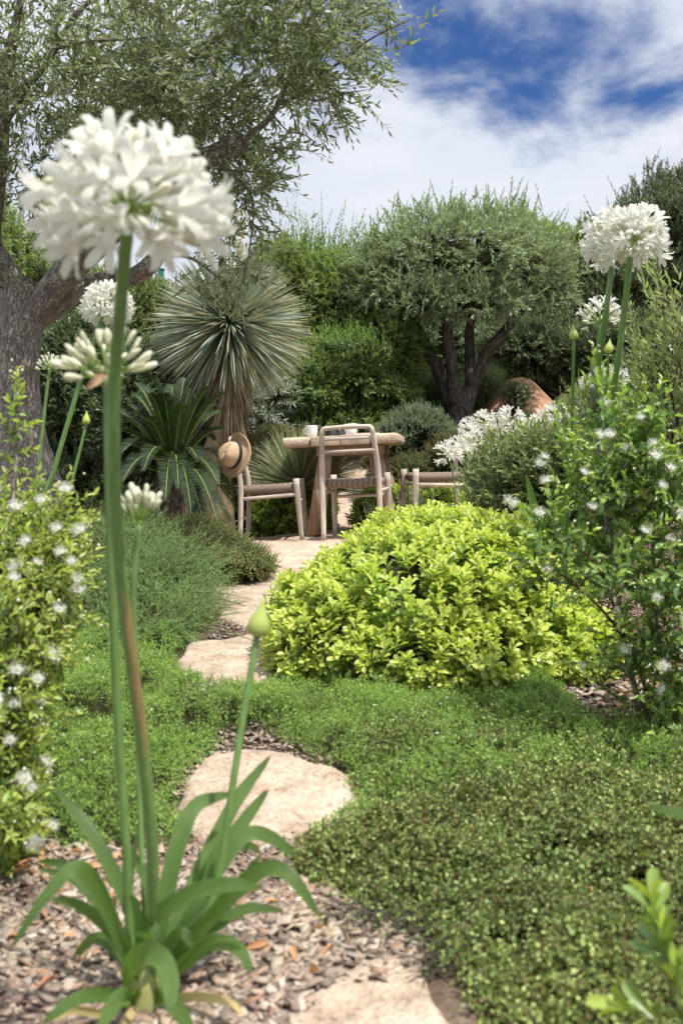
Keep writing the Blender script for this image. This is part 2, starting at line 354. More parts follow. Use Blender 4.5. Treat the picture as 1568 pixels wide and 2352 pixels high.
def woodmat(name, c1, c2, dark, axis=2):
    m, t, p, out = mat(name); L = t.links.new
    a = N(t, 'ShaderNodeAttribute', attribute_name='tc'); mp = N(t, 'ShaderNodeMapping'); L(a.outputs['Vector'], mp.inputs[0])
    s = [60, 60, 60]; s[axis] = 3.5; mp.inputs['Scale'].default_value = s
    nz = N(t, 'ShaderNodeTexNoise'); nz.inputs['Scale'].default_value = 1; nz.inputs['Detail'].default_value = 6; nz.inputs['Distortion'].default_value = .8; L(mp.outputs[0], nz.inputs['Vector'])
    rp = ramp(t, [(0.25, dark), (0.42, c1), (0.66, c2)]); L(nz.outputs[0], rp.inputs[0])
    tcn = N(t, 'ShaderNodeTexCoord'); n2 = N(t, 'ShaderNodeTexNoise'); n2.inputs['Scale'].default_value = 7; L(tcn.outputs['Object'], n2.inputs['Vector'])
    mr = N(t, 'ShaderNodeMapRange'); L(n2.outputs[0], mr.inputs[0]); mr.inputs[1].default_value = .3; mr.inputs[2].default_value = .7; mr.inputs[3].default_value = .8; mr.inputs[4].default_value = 1.15
    hs = N(t, 'ShaderNodeHueSaturation'); L(mr.outputs[0], hs.inputs['Value']); L(rp.outputs[0], hs.inputs['Color']); L(hs.outputs[0], p.inputs['Base Color'])
    p.inputs['Roughness'].default_value = .8; p.inputs['Specular IOR Level'].default_value = .2
    b = N(t, 'ShaderNodeBump'); b.inputs['Distance'].default_value = .0015; L(nz.outputs[0], b.inputs['Height']); L(b.outputs[0], p.inputs['Normal'])
    return m
M = {}
M['core'] = plain('inner shade', (.03, .045, .014), .95, (.05, .045, .02), 40, .03, spec=.05)  # near-black colour standing in for the shade inside the bushes
M['twig'] = plain('twig', (.16, .12, .07), .8, (.10, .10, .05), 50, spec=.2)
M['greentwig'] = plain('green twig', (.14, .20, .06), .6, (.18, .17, .07), 30, spec=.3)
M['redtwig'] = plain('reddish twig', (.13, .06, .04), .8, (.08, .05, .035), 40, spec=.2)
M['bark'] = barkmat('olive bark', (.22, .185, .155), (.38, .33, .285), (.52, .47, .41), 46, .38, .010)
M['barkdark'] = barkmat('dark bark', (.06, .05, .042), (.13, .105, .088), (.20, .165, .14), 26, .25, .014)
M['cutwood'] = plain('cut wood', (.20, .16, .135), .9, (.13, .10, .09), 25, .002)
M['olive'] = leafmat('olive leaf', [(.12, .16, .065), (.17, .215, .09), (.25, .29, .15), (.10, .135, .065)], back=(.32, .36, .25), trans=.36, rough=.42)
M['olive_old'] = leafmat('yellowed leaf', [(.45, .22, .03), (.50, .33, .06)], trans=.4)
M['olive2'] = leafmat('bright olive leaf', [(.12, .18, .085), (.18, .25, .12), (.24, .31, .17), (.09, .14, .07)], young=(.36, .46, .20), back=(.30, .36, .24), trans=.25, rough=.45)
M['pittos'] = leafmat('golden leaf', [(.31, .40, .05), (.39, .47, .06), (.23, .34, .05), (.14, .25, .04)], young=(.58, .63, .14), trans=.36, rough=.34, spec=.5)
M['pittos2'] = leafmat('green glossy leaf', [(.12, .22, .035), (.18, .30, .045), (.26, .36, .05)], young=(.40, .50, .07), trans=.3, rough=.32, spec=.5)
M['lentisk'] = leafmat('lentisk leaf', [(.08, .15, .04), (.11, .20, .05), (.16, .25, .065), (.07, .12, .04)], young=(.25, .35, .08), trans=.3, rough=.42)
M['lentisk2'] = leafmat('yellow green leaf', [(.10, .18, .045), (.15, .23, .055), (.21, .28, .06), (.08, .14, .035)], young=(.30, .38, .09), trans=.35)
M['dark'] = leafmat('dark evergreen leaf', [(.065, .10, .045), (.09, .135, .06), (.12, .165, .08)], young=(.13, .18, .06), back=(.11, .14, .08), trans=.2, rough=.42)
M['oleander'] = leafmat('oleander leaf', [(.07, .12, .035), (.11, .17, .05), (.16, .22, .07)], young=(.28, .34, .09), back=(.15, .2, .09), trans=.25)
M['silver'] = leafmat('grey green leaf', [(.15, .21, .13), (.21, .28, .18), (.12, .18, .11)], young=(.33, .42, .28), trans=.15, rough=.6, spec=.2)
M['silver2'] = leafmat('silver leaf', [(.25, .30, .22), (.34, .38, .30), (.18, .23, .16)], trans=.2, rough=.5)
M['rosemary'] = leafmat('rosemary needle', [(.14, .26, .06), (.19, .33, .085), (.11, .20, .05)], young=(.27, .42, .13), back=(.24, .30, .18), trans=.25, rough=.5)
M['mat'] = leafmat('creeping green leaf', [(.11, .24, .035), (.17, .33, .05), (.26, .40, .07), (.07, .15, .025)], young=(.32, .46, .09), trans=.3, rough=.45)
M['muehl'] = leafmat('small round leaf', [(.17, .26, .05), (.27, .38, .075), (.42, .50, .14), (.07, .11, .025), (.19, .14, .045), (.11, .18, .035)], trans=.28, rough=.55, spec=.25)
M['muehl2'] = leafmat('small far leaf', [(.10, .13, .03), (.16, .19, .045), (.26, .27, .08), (.20, .17, .05)], trans=.25)
M['myrtle'] = leafmat('myrtle leaf', [(.10, .19, .045), (.15, .26, .06), (.22, .34, .08), (.08, .15, .035)], young=(.36, .48, .10), trans=.35, rough=.33, spec=.5)
M['myrtle_l'] = leafmat('light myrtle leaf', [(.20, .31, .055), (.28, .39, .07), (.36, .43, .09), (.13, .22, .045)], young=(.46, .52, .12), trans=.4, rough=.35, spec=.5)
M['willow'] = leafmat('willow leaf', [(.14, .22, .075), (.20, .29, .11), (.11, .17, .06)], young=(.30, .32, .09), back=(.25, .31, .19), trans=.28, rough=.4)
M['willow2'] = leafmat('long willow leaf', [(.15, .24, .06), (.22, .32, .08), (.12, .18, .06)], young=(.30, .38, .08), back=(.28, .34, .20), trans=.32, rough=.4)
M['cycad'] = leafmat('cycad leaflet', [(.014, .034, .009), (.02, .045, .012), (.03, .058, .016)], back=(.035, .065, .02), trans=.15, rough=.55, spec=.25)  # leaflets darkened in colour for the shade of the trees over the palm
M['rachis'] = plain('frond midrib', (.22, .26, .05), .5, (.15, .19, .04), 20)
M['blade'] = leafmat('yucca blade', [(.23, .32, .27), (.29, .37, .30), (.38, .42, .29), (.19, .27, .23)], trans=.15, rough=.4, spec=.5)
M['bladedge'] = plain('yucca blade edge', (.62, .55, .30), .6, (.52, .40, .22), 20)
M['deadblade'] = plain('dry blade', (.40, .30, .19), .85, (.26, .19, .12), 14, spec=.1)
M['blade2'] = leafmat('green blade', [(.17, .27, .15), (.24, .34, .20), (.30, .38, .22)], trans=.2, rough=.4)
M['petal'] = plain('white petal', (.84, .83, .78), .55, (.77, .77, .68), 40, spec=.3, trans=.55)
M['bud'] = plain('cream bud', (.72, .74, .52), .5, (.80, .79, .66), 60, spec=.3, trans=.3)
M['pedicel'] = plain('green pedicel', (.27, .42, .07), .5, (.33, .46, .10), 40, spec=.3, trans=.25)
M['sheath'] = plain('dry sheath', (.55, .33, .19), .7, (.62, .45, .30), 40, trans=.3)
M['pod'] = plain('green flower bud', (.50, .56, .13), .45, (.42, .52, .15), 30, trans=.2)
M['stemdry'] = plain('withered flower', (.62, .54, .36), .8, (.70, .64, .48), 60, trans=.3)
def stemmat():
    m, t, p, out = mat('flower stem'); L = t.links.new
    a = N(t, 'ShaderNodeAttribute', attribute_name='tone')
    nz = N(t, 'ShaderNodeTexNoise'); nz.inputs['Scale'].default_value = 60; nz.inputs['Detail'].default_value = 4
    tcn = N(t, 'ShaderNodeTexCoord'); mp = N(t, 'ShaderNodeMapping'); mp.inputs['Scale'].default_value = (3, 3, .5); L(tcn.outputs['Object'], mp.inputs[0]); L(mp.outputs[0], nz.inputs['Vector'])
    g = ramp(t, [(.35, (.11, .20, .05)), (.65, (.15, .26, .075))]); L(nz.outputs[0], g.inputs[0])
    b = ramp(t, [(.35, (.22, .15, .06)), (.7, (.30, .24, .10))]); L(nz.outputs[0], b.inputs[0])
    ad = N(t, 'ShaderNodeMath', operation='MULTIPLY_ADD'); L(nz.outputs[0], ad.inputs[0]); ad.inputs[1].default_value = 1.1; L(a.outputs['Fac'], ad.inputs[2])
    th = N(t, 'ShaderNodeMapRange', interpolation_type='SMOOTHSTEP'); L(ad.outputs[0], th.inputs[0]); th.inputs[1].default_value = .95; th.inputs[2].default_value = 1.35
    mx = N(t, 'ShaderNodeMix', data_type='RGBA'); L(th.outputs[0], mx.inputs[0]); L(g.outputs[0], mx.inputs[6]); L(b.outputs[0], mx.inputs[7]); L(mx.outputs[2], p.inputs['Base Color'])
    p.inputs['Roughness'].default_value = .42
    return m
M['stem'] = stemmat()
def strapmat():
    m, t, p, out = mat('strap leaf'); L = t.links.new
    a = N(t, 'ShaderNodeAttribute', attribute_name='tc'); sp = N(t, 'ShaderNodeSeparateXYZ'); L(a.outputs['Vector'], sp.inputs[0])
    wv = N(t, 'ShaderNodeMath', operation='MULTIPLY'); L(sp.outputs[0], wv.inputs[0]); wv.inputs[1].default_value = 75
    sn_ = N(t, 'ShaderNodeMath', operation='SINE'); L(wv.outputs[0], sn_.inputs[0])
    nz = N(t, 'ShaderNodeTexNoise'); nz.inputs['Scale'].default_value = 12; nz.inputs['Detail'].default_value = 5
    mp = N(t, 'ShaderNodeMapping'); mp.inputs['Scale'].default_value = (4, .6, 1); L(a.outputs['Vector'], mp.inputs[0]); L(mp.outputs[0], nz.inputs['Vector'])
    rp = ramp(t, [(.3, (.10, .185, .055)), (.55, (.155, .26, .08)), (.75, (.24, .35, .12))]); L(nz.outputs[0], rp.inputs[0])
    tip = N(t, 'ShaderNodeMapRange'); L(sp.outputs[1], tip.inputs[0]); tip.inputs[1].default_value = .965; tip.inputs[2].default_value = 1
    mx = N(t, 'ShaderNodeMix', data_type='RGBA'); L(tip.outputs[0], mx.inputs[0]); L(rp.outputs[0], mx.inputs[6]); mx.inputs[7].default_value = (.42, .27, .13, 1)
    L(mx.outputs[2], p.inputs['Base Color']); p.inputs['Roughness'].default_value = .38; p.inputs['Specular IOR Level'].default_value = .5
    b = N(t, 'ShaderNodeBump'); b.inputs['Distance'].default_value = .0006; L(sn_.outputs[0], b.inputs['Height']); L(b.outputs[0], p.inputs['Normal'])
    tr = N(t, 'ShaderNodeBsdfTranslucent'); br = N(t, 'ShaderNodeMix', data_type='RGBA', blend_type='MULTIPLY'); br.inputs[0].default_value = 1
    L(mx.outputs[2], br.inputs[6]); br.inputs[7].default_value = (1.7, 1.8, .6, 1); L(br.outputs[2], tr.inputs[0])
    ms = N(t, 'ShaderNodeMixShader'); ms.inputs[0].default_value = .36; L(p.outputs[0], ms.inputs[1]); L(tr.outputs[0], ms.inputs[2]); L(ms.outputs[0], out.inputs[0])
    return m
M['strap'] = strapmat()
def granite(name, c1, c2, c3, bump=.01, fine=110):
    m, t, p, out = mat(name); L = t.links.new
    tcn = N(t, 'ShaderNodeTexCoord')
    n1 = N(t, 'ShaderNodeTexNoise'); n1.inputs['Scale'].default_value = 9; n1.inputs['Detail'].default_value = 8; n1.inputs['Roughness'].default_value = .65; L(tcn.outputs['Object'], n1.inputs['Vector'])
    n2 = N(t, 'ShaderNodeTexVoronoi'); n2.inputs['Scale'].default_value = fine; L(tcn.outputs['Object'], n2.inputs['Vector'])
    rp = ramp(t, [(.28, c1), (.5, c2), (.7, c3)]); L(n1.outputs[0], rp.inputs[0])
    vr = ramp(t, [(0, (.72, .68, .66)), (.5, (1, 1, 1)), (1, (1.12, 1.1, 1.05))]); L(n2.outputs['Color'], vr.inputs[0])
    mx = N(t, 'ShaderNodeMix', data_type='RGBA', blend_type='MULTIPLY'); mx.inputs[0].default_value = .8; L(rp.outputs[0], mx.inputs[6]); L(vr.outputs[0], mx.inputs[7])
    n3 = N(t, 'ShaderNodeTexNoise'); n3.inputs['Scale'].default_value = 22; n3.inputs['Detail'].default_value = 9; n3.inputs['Roughness'].default_value = .7; n3.inputs['Distortion'].default_value = 1.2; L(tcn.outputs['Object'], n3.inputs['Vector'])
    sr = ramp(t, [(.34, (.50, .44, .40)), (.46, (.95, .94, .93)), (.6, (1.05, 1.04, 1.03))]); L(n3.outputs[0], sr.inputs[0])
    m2 = N(t, 'ShaderNodeMix', data_type='RGBA', blend_type='MULTIPLY'); m2.inputs[0].default_value = .85; L(mx.outputs[2], m2.inputs[6]); L(sr.outputs[0], m2.inputs[7]); mx = m2
    L(mx.outputs[2], p.inputs['Base Color']); p.inputs['Roughness'].default_value = .92; p.inputs['Specular IOR Level'].default_value = .15
    ad = N(t, 'ShaderNodeMath', operation='MULTIPLY_ADD'); L(n2.outputs[0], ad.inputs[0]); ad.inputs[1].default_value = .25; L(n1.outputs[0], ad.inputs[2])
    b = N(t, 'ShaderNodeBump'); b.inputs['Distance'].default_value = bump; L(ad.outputs[0], b.inputs['Height']); L(b.outputs[0], p.inputs['Normal'])
    return m
M['stone'] = granite('beige granite', (.29, .215, .16), (.45, .355, .275), (.53, .44, .36), .018)
M['gravel'] = granite('compacted gravel', (.36, .27, .20), (.50, .39, .305), (.57, .465, .38), .008, 160)
M['earth'] = granite('orange earth', (.24, .12, .07), (.42, .24, .15), (.52, .33, .22), .03, 60)
M['soil'] = granite('soil', (.045, .03, .022), (.12, .085, .06), (.20, .15, .11), .02, 80)
M['chip'] = leafmat('wood chip', [(.30, .215, .15), (.42, .34, .26), (.15, .105, .08), (.34, .265, .20), (.29, .15, .085), (.48, .41, .33), (.10, .07, .055), (.24, .17, .13)], trans=0, rough=.9, spec=.1)
M['teak'] = woodmat('weathered teak', (.44, .37, .31), (.58, .51, .44), (.29, .225, .175))
M['teakx'] = woodmat('tabletop wood', (.46, .35, .25), (.60, .48, .37), (.26, .165, .10), 1)
M['teakleg'] = woodmat('table leg wood', (.30, .20, .13), (.43, .31, .22), (.17, .10, .065))
M['ceramic'] = plain('white ceramic', (.82, .82, .80), .18, (.80, .80, .79), 4, spec=.5)
M['black'] = plain('black ribbon', (.012, .012, .016), .75, (.02, .02, .026), 90)
def weave(name, c1, c2, dark, sc):
    m, t, p, out = mat(name); L = t.links.new
    tcn = N(t, 'ShaderNodeTexCoord'); mp = N(t, 'ShaderNodeMapping'); mp.inputs['Rotation'].default_value = (R(20), R(35), R(45)); L(tcn.outputs['Object'], mp.inputs[0])
    ck = N(t, 'ShaderNodeTexChecker'); ck.inputs['Scale'].default_value = sc; L(mp.outputs[0], ck.inputs['Vector'])
    ck.inputs['Color1'].default_value = (1, 1, 1, 1); ck.inputs['Color2'].default_value = (.3, .3, .3, 1)
    nz = N(t, 'ShaderNodeTexNoise'); nz.inputs['Scale'].default_value = sc*.9; nz.inputs['Detail'].default_value = 4; L(tcn.outputs['Object'], nz.inputs['Vector'])
    rp = ramp(t, [(.3, c1), (.7, c2)]); L(nz.outputs[0], rp.inputs[0])
    mx = N(t, 'ShaderNodeMix', data_type='RGBA'); L(ck.outputs[1], mx.inputs[0]); mx.inputs[6].default_value = (*dark, 1); L(rp.outputs[0], mx.inputs[7]); L(mx.outputs[2], p.inputs['Base Color'])
    p.inputs['Roughness'].default_value = .8
    b = N(t, 'ShaderNodeBump'); b.inputs['Distance'].default_value = .004; L(ck.outputs[1], b.inputs['Height']); L(b.outputs[0], p.inputs['Normal'])
    return m
M['woven'] = weave('woven cord', (.36, .28, .22), (.25, .18, .14), (.09, .06, .045), 95)
M['straw'] = weave('straw', (.72, .54, .36), (.60, .43, .27), (.50, .34, .20), 190)

# ================================================================== ground
def grid(xs, ys, zf, m=0):
    X, Y = np.meshgrid(xs, ys); Z = zf(X, Y); V = np.stack([X, Y, Z], -1).reshape(-1, 3); nx, ny = len(xs), len(ys)
    Fc = [(j*nx+i, j*nx+i+1, (j+1)*nx+i+1, (j+1)*nx+i) for j in range(ny-1) for i in range(nx-1)]
    return dict(V=V, F=Fc, m=m)
def ground_z(X, Y):
    P = np.stack([X.ravel(), Y.ravel(), 0*X.ravel()], 1)
    return gz(X, Y) + (.010*sn(P, 9, 1, 3)).reshape(X.shape)*np.clip((9-Y)/3, 0.2, 1)
xs = np.concatenate([-np.geomspace(400, 6, 14), np.linspace(-5.5, 5.5, 150), np.geomspace(6, 400, 14)])
ys = np.concatenate([np.linspace(-6, 0.6, 14), np.linspace(0.7, 12, 190), np.geomspace(12.3, 600, 26)])
tag(obj('ground', [grid(xs, ys, ground_z)], [M['soil']], smooth=True), kind='structure')

# gravel terrace under the table, carrying on as a path up the bank behind it
def sheet(poly, dz, step, m, name, mats, edge=.05, rough=.006, f=14, seed=3, thick=0.0):
    poly = np.asarray(poly); lo = poly.min(0)-.05; hi = poly.max(0)+.05
    nx = int((hi[0]-lo[0])/step)+2; ny = int((hi[1]-lo[1])/step)+2
    X, Y = np.meshgrid(np.linspace(lo[0], hi[0], nx), np.linspace(lo[1], hi[1], ny)); P = np.stack([X.ravel(), Y.ravel()], 1)
    P3 = np.c_[P, np.zeros(len(P))]
    sd = polyd(P, poly)*np.where(inpoly(P, poly), 1, -1) + edge*.5*sn(P3, f, seed+1, 2)
    t = np.clip(sd/edge, 0, 1); t = np.sqrt(np.clip(t*(2-t), 0, 1))
    Z = gz(P[:, 0], P[:, 1]) - .03 + (dz+.03)*t + rough*sn(P3, f, seed, 3)*t
    V = np.c_[P, Z]; keep = (sd > -step*1.5).reshape(ny, nx)
    Fc = [(j*nx+i, j*nx+i+1, (j+1)*nx+i+1, (j+1)*nx+i) for j in range(ny-1) for i in range(nx-1) if keep[j, i] and keep[j, i+1] and keep[j+1, i] and keep[j+1, i+1]]
    return dict(V=V, F=Fc, m=m)
terr = [(-.72, 5.3), (-.3, 5.05), (.5, 5.1), (1.6, 5.6), (1.8, 7.0), (.75, 8.4), (.52, 9.2), (.42, 10.3), (-.12, 10.3), (-.02, 9.2), (-.15, 8.3), (-.55, 7.75), (-1.0, 7.2), (-.95, 6.4)]
tag(obj('gravel_terrace', [sheet(terr, .016, .035, 0, '', None, edge=.06, rough=.006)], [M['gravel']], smooth=True), kind='structure')

# the stepping stones
def stone(pts, dz, seed, label):
    poly = gpoly(pts); c = poly.mean(0); b = (c[0], c[1], float(gz(*c)))
    o = obj('stepping_stone', [sheet(poly, dz, .012, 0, '', None, edge=.022, rough=.0045, f=16, seed=seed)], [M['stone']], smooth=True, base=b)
    tag(o, label, 'stepping stone', 'stepping stones leading to the table')
stone([(640, 2352), (690, 2300), (760, 2250), (840, 2215), (900, 2205), (960, 2235), (1010, 2290), (1050, 2340), (1080, 2420), (1000, 2560), (660, 2560)], .014, 11, 'rough beige stone slab at the bottom edge beside the wood chips')
stone([(405, 1870), (430, 1790), (480, 1745), (560, 1725), (650, 1745), (760, 1772), (825, 1805), (845, 1850), (800, 1895), (690, 1940), (590, 1965), (480, 1960), (415, 1920)], .022, 12, 'large beige stone slab behind the white agapanthus leaves')
stone([(395, 1530), (425, 1492), (500, 1482), (590, 1466), (655, 1470), (660, 1545), (620, 1585), (540, 1610), (450, 1595), (410, 1572)], .026, 13, 'rounded beige stone half under the left side of the golden bush')
stone([(470, 1370), (500, 1330), (600, 1312), (700, 1318), (690, 1400), (640, 1445), (560, 1448), (500, 1430)], .02, 14, 'smallest visible beige stone, between the rosemary and the golden bush')

# ================================================================== foliage machinery
def blob_surface(blobs, n, inner=.72, up=.15, nf=3.2, amp=.16, seed=0, lowcut=-.55):
    """points in the outer shell of a union of ellipsoids, with outward directions"""
    vol = np.array([b[3]*b[5]+b[3]*b[4]+b[4]*b[5] for b in blobs]); cnt = np.maximum(1, (n*vol/vol.sum()*1.25).astype(int))
    P, U = [], []
    for b, c in zip(blobs, cnt):
        u = rnd_unit(int(c*1.6)); u = u[u[:, 2] > lowcut][:c]
        r = 1 + amp*sn(u*1.0+np.array(b[:3]), nf, seed, 3)
        s = inner + (1-inner)*rng.random(len(u))**.6
        P.append(np.array(b[:3])+u*np.array(b[3:6])*(r*s)[:, None]); U.append(unit(u/np.array(b[3:6])))
    P = np.concatenate(P); U = np.concatenate(U); k = np.ones(len(P), bool)
    for b in blobs:
        q = np.linalg.norm((P-np.array(b[:3]))/np.array(b[3:6]), axis=1); k &= q > inner*.93
    return P[k], U[k]
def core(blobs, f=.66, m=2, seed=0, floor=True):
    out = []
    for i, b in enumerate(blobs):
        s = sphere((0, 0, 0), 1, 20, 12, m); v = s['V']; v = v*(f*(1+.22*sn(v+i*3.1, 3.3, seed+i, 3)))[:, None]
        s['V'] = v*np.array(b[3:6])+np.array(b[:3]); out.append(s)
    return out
def PB(px, py, d, rx, ry, rd=None):
    """ellipsoid measured in the picture at a real distance"""
    c = W(px, py, d); a = rx/F*d; h = ry/F*d
    return (c[0], c[1], c[2], a, rd if rd else a, h)
def bush(name, blobs, n, k, ll, lw, mleaf, label, cat, group=None, slen=.12, ang=55, tm=T_LAN, droop=.05, up=.35, opposite=False, inner=.72,
         stem=.0012, tw='twig', seed=0, trunk=None, cf=.66, amp=.16, nf=3.2, lowcut=-.55, tip_small=.45, face_up=.7, sprouts=0, sprout_len=.3, parent=None, tonep=2.0, base=None, rnd=.3, ground=True):
    if ground and parent is None:       # foliage reaches down to the soil
        for b in list(blobs):
            g0 = float(gz(b[0], b[1])); bot = b[2]-b[5]*.75
            if bot > g0+.04: blobs = blobs+[(b[0], b[1], (bot+g0)/2+.04, b[3]*.92, b[4]*.92, (bot-g0)/2+b[5]*.25)]; n = int(n*1.25)
    P, U = blob_surface(blobs, n, inner, up, seed=seed, amp=amp, nf=nf, lowcut=lowcut)
    D = unit(U + np.array([0, 0, up]) + rng.normal(0, rnd, U.shape))
    L = slen*rng.uniform(.6, 1.25, len(P))
    pcs = shoots(P-D*L[:, None]*.5, D, L, k, ang, ll, lw, tm, droop, opposite, stem=stem, tip_small=tip_small, face_up=face_up, tonep=tonep)
    if sprouts:
        top = P[:, 2] > np.quantile(P[:, 2], .75); idx = rng.choice(np.where(top)[0], sprouts)
        Ds = unit(U[idx]*.35 + np.array([0, 0, 1.0]) + rng.normal(0, .25, (sprouts, 3)))
        pcs += shoots(P[idx], Ds, sprout_len*rng.uniform(.4, 1.2, sprouts), int(k*1.4), ang*.8, ll*.9, lw*.9, tm, .03, opposite, stem=stem*1.3)
    if cf: pcs += core(blobs, cf, 2, seed)  # solid lumps added as the bush's dark inside, painted in shade colour
    low = min(blobs, key=lambda b: b[2]-b[5]); bx, by = low[0], low[1]
    b0 = np.array([bx, by, float(gz(bx, by))]) if base is None else np.asarray(base, float)
    if parent is None:
        root = thing(name, b0, label, cat, group)
    else: root = parent; b0 = np.array(root.location)
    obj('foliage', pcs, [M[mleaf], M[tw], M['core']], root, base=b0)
    # stems from the ground into the mass
    if trunk is not False and parent is None:
        st = []
        for i in range(min(6, 2+len(blobs))):
            b = blobs[i % len(blobs)]; e = np.array(b[:3])+rng.normal(0, .3, 3)*np.array(b[3:6])*.6
            s = b0 + np.array([rng.normal(0, .03), rng.normal(0, .03), -.03]); mid = (s+e)/2+rng.normal(0, .03, 3)
            st.append(tube([s, mid, e], [.02*max(.5, b[5]), .013*max(.5, b[5]), .006], 7, 5, .002, 20))
        obj('stem', st, [M['barkdark']], root, base=b0)
    return root

# ---- far planting that closes the garden
HG = 'bushes closing the garden behind the table'
bush('evergreen_bush', [PB(700, 760, 10.6, 95, 200, .6), PB(640, 640, 10.8, 60, 90, .5), PB(800, 720, 10.6, 90, 150, .6)], 2300, 15, .045, .016, 'lentisk2', 'yellow green bush right of the spiky yucca ball, with a loose top', 'bush', HG, slen=.16, sprouts=40, sprout_len=.3, up=.3, rnd=.6, amp=.35, nf=6)
bush('evergreen_bush', [PB(800, 860, 9.9, 130, 95, .55), PB(890, 800, 10.2, 90, 100, .5), PB(715, 900, 9.7, 85, 75, .5), PB(660, 930, 9.6, 60, 60, .4)], 3400, 15, .036, .014, 'lentisk', 'dense mid green bush directly behind the wooden table', 'bush', HG, slen=.14, sprouts=60, sprout_len=.2, amp=.25, seed=4)
bush('tall_shrub', [PB(720, 665, 12.5, 110, 105, .8), PB(810, 690, 12.6, 60, 80, .7), PB(640, 655, 12.4, 60, 80, .6)], 1400, 15, .05, .022, 'lentisk', 'tall open shrub whose thin twigs rise against the sky', 'shrub', HG, slen=.18, sprouts=70, sprout_len=.55, up=.4, rnd=.55, amp=.4, cf=.5, seed=6, ground=False)
bush('shrub', [PB(230, 760, 9.8, 140, 130, .6), PB(330, 720, 10, 80, 80, .5)], 2000, 14, .075, .016, 'oleander', 'long leaved light green shrub behind the old olive trunk', 'shrub', HG, slen=.2, up=.6, sprouts=60, seed=8)
bush('shrub', [PB(190, 900, 8.4, 130, 190, .6), PB(300, 960, 8.2, 110, 190, .6), PB(60, 900, 8.6, 120, 200, .6), PB(420, 900, 8.7, 120, 150, .5)], 4800, 15, .05, .015, 'dark', 'dark shaded evergreen between the olive trunk and the palm fronds', 'shrub', HG, slen=.16, up=.5, sprouts=0, seed=10)
bush('evergreen_tree', [PB(1500, 640, 13, 170, 210, 1.0), PB(1600, 560, 13, 120, 170, .9), PB(1400, 700, 12.6, 120, 150, .8)], 6500, 16, .05, .018, 'dark', 'big dark evergreen at the right edge behind the flower heads', 'tree', HG, slen=.2, up=.6, sprouts=130, sprout_len=.35, seed=12, amp=.22)
bush('evergreen_bush', [PB(1290, 680, 13.5, 110, 140, .8), PB(1200, 640, 14, 100, 120, .8)], 2200, 14, .07, .026, 'lentisk2', 'brownish green bush between the round olive tree and the dark evergreen', 'bush', HG, slen=.22, up=.6, sprouts=40, seed=14)
bush('evergreen_bush', [PB(1230, 800, 12, 130, 80, .6), PB(1360, 820, 11.5, 110, 75, .6), PB(1480, 800, 11, 120, 80, .6)], 2600, 14, .055, .018, 'dark', 'dark bush at the top of the orange earth bank', 'bush', HG, slen=.16, seed=16)
bush('bright_tree', [PB(20, 640, 16, 150, 130, 1.2), PB(-80, 560, 16, 130, 150, 1.2)], 2200, 14, .08, .03, 'lentisk2', 'sunlit yellow green tree far behind the fork of the olive trunk', 'tree', HG, slen=.3, seed=18)
bush('fig_sprays', [PB(1200, 530, 13.8, 26, 30, .2), PB(1280, 570, 13.6, 30, 26, .2), PB(1335, 585, 13.4, 22, 26, .2)], 34, 8, .17, .10, 'lentisk2', 'large leaved bright sprays sticking up behind the round olive crown', 'shrub', HG, slen=.4, cf=0, up=1, seed=20, tm=T_OVA, stem=.006, ground=False)
for i, (px, py, d, rx, ry, lb) in enumerate([(-400, 760, 18, 330, 190, 'dark hedge beyond the left edge of the garden'), (250, 800, 17, 330, 150, 'far dark green hedge behind the olive trunk'),
        (880, 790, 18, 330, 150, 'far dark green hedge behind the round olive crown'), (1900, 700, 18, 400, 260, 'far dark hedge beyond the right edge of the garden')]):
    bush('hedge', [PB(px, py, d, rx, ry, 1.5)], 2200, 12, .10, .04, 'dark', lb, 'hedge', HG, slen=.35, seed=30+i, cf=.8)

# ---- small building and post seen past the olive trunk
hb = np.array([W(300, 700, 30)[0], 30.0, 1.1]); h = thing('house', hb, 'low distant building with a terracotta roof left of the spiky yucca ball', 'house')
obj('wall', [box(hb+[0, 2, 1.9], (4.2, 4, 3.9))], [plain('render', (.62, .52, .42), .9)], h, base=hb)
rv = np.array([(-2.5, -.4, 3.85), (2.5, -.4, 3.85), (2.5, 4.4, 3.85), (-2.5, 4.4, 3.85), (-2.5, 2, 4.55), (2.5, 2, 4.55), (-2.5, -.4, 3.7), (2.5, -.4, 3.7), (2.5, 4.4, 3.7), (-2.5, 4.4, 3.7)])
obj('roof', [dict(V=rv+hb, F=[(0, 1, 5, 4), (2, 3, 4, 5), (0, 4, 3, 9, 6), (1, 7, 8, 2, 5), (0, 6, 7, 1), (3, 2, 8, 9), (6, 9, 8, 7)])], [plain('terracotta', (.50, .27, .17), .9, (.38, .20, .13), 6)], h, base=hb)
pb = W(370, 700, 12); pb[2] = float(gz(pb[0], 12)); pt = W(370, 620, 12)[2]
pr = thing('fence_post', pb, 'square teal metal post behind the olive trunk, in front of the white sky', 'post')
tealm = plain('teal paint', (.02, .16, .13), .5, (.015, .12, .10), 10)
obj('post', [box((pb[0], 12, (pb[2]+pt)/2), (.065, .065, pt-pb[2]), bev=.006)], [tealm], pr, base=pb)
obj('cap', [box((pb[0], 12, pt+.006), (.078, .078, .02), bev=.004)], [tealm], pr, base=pb)

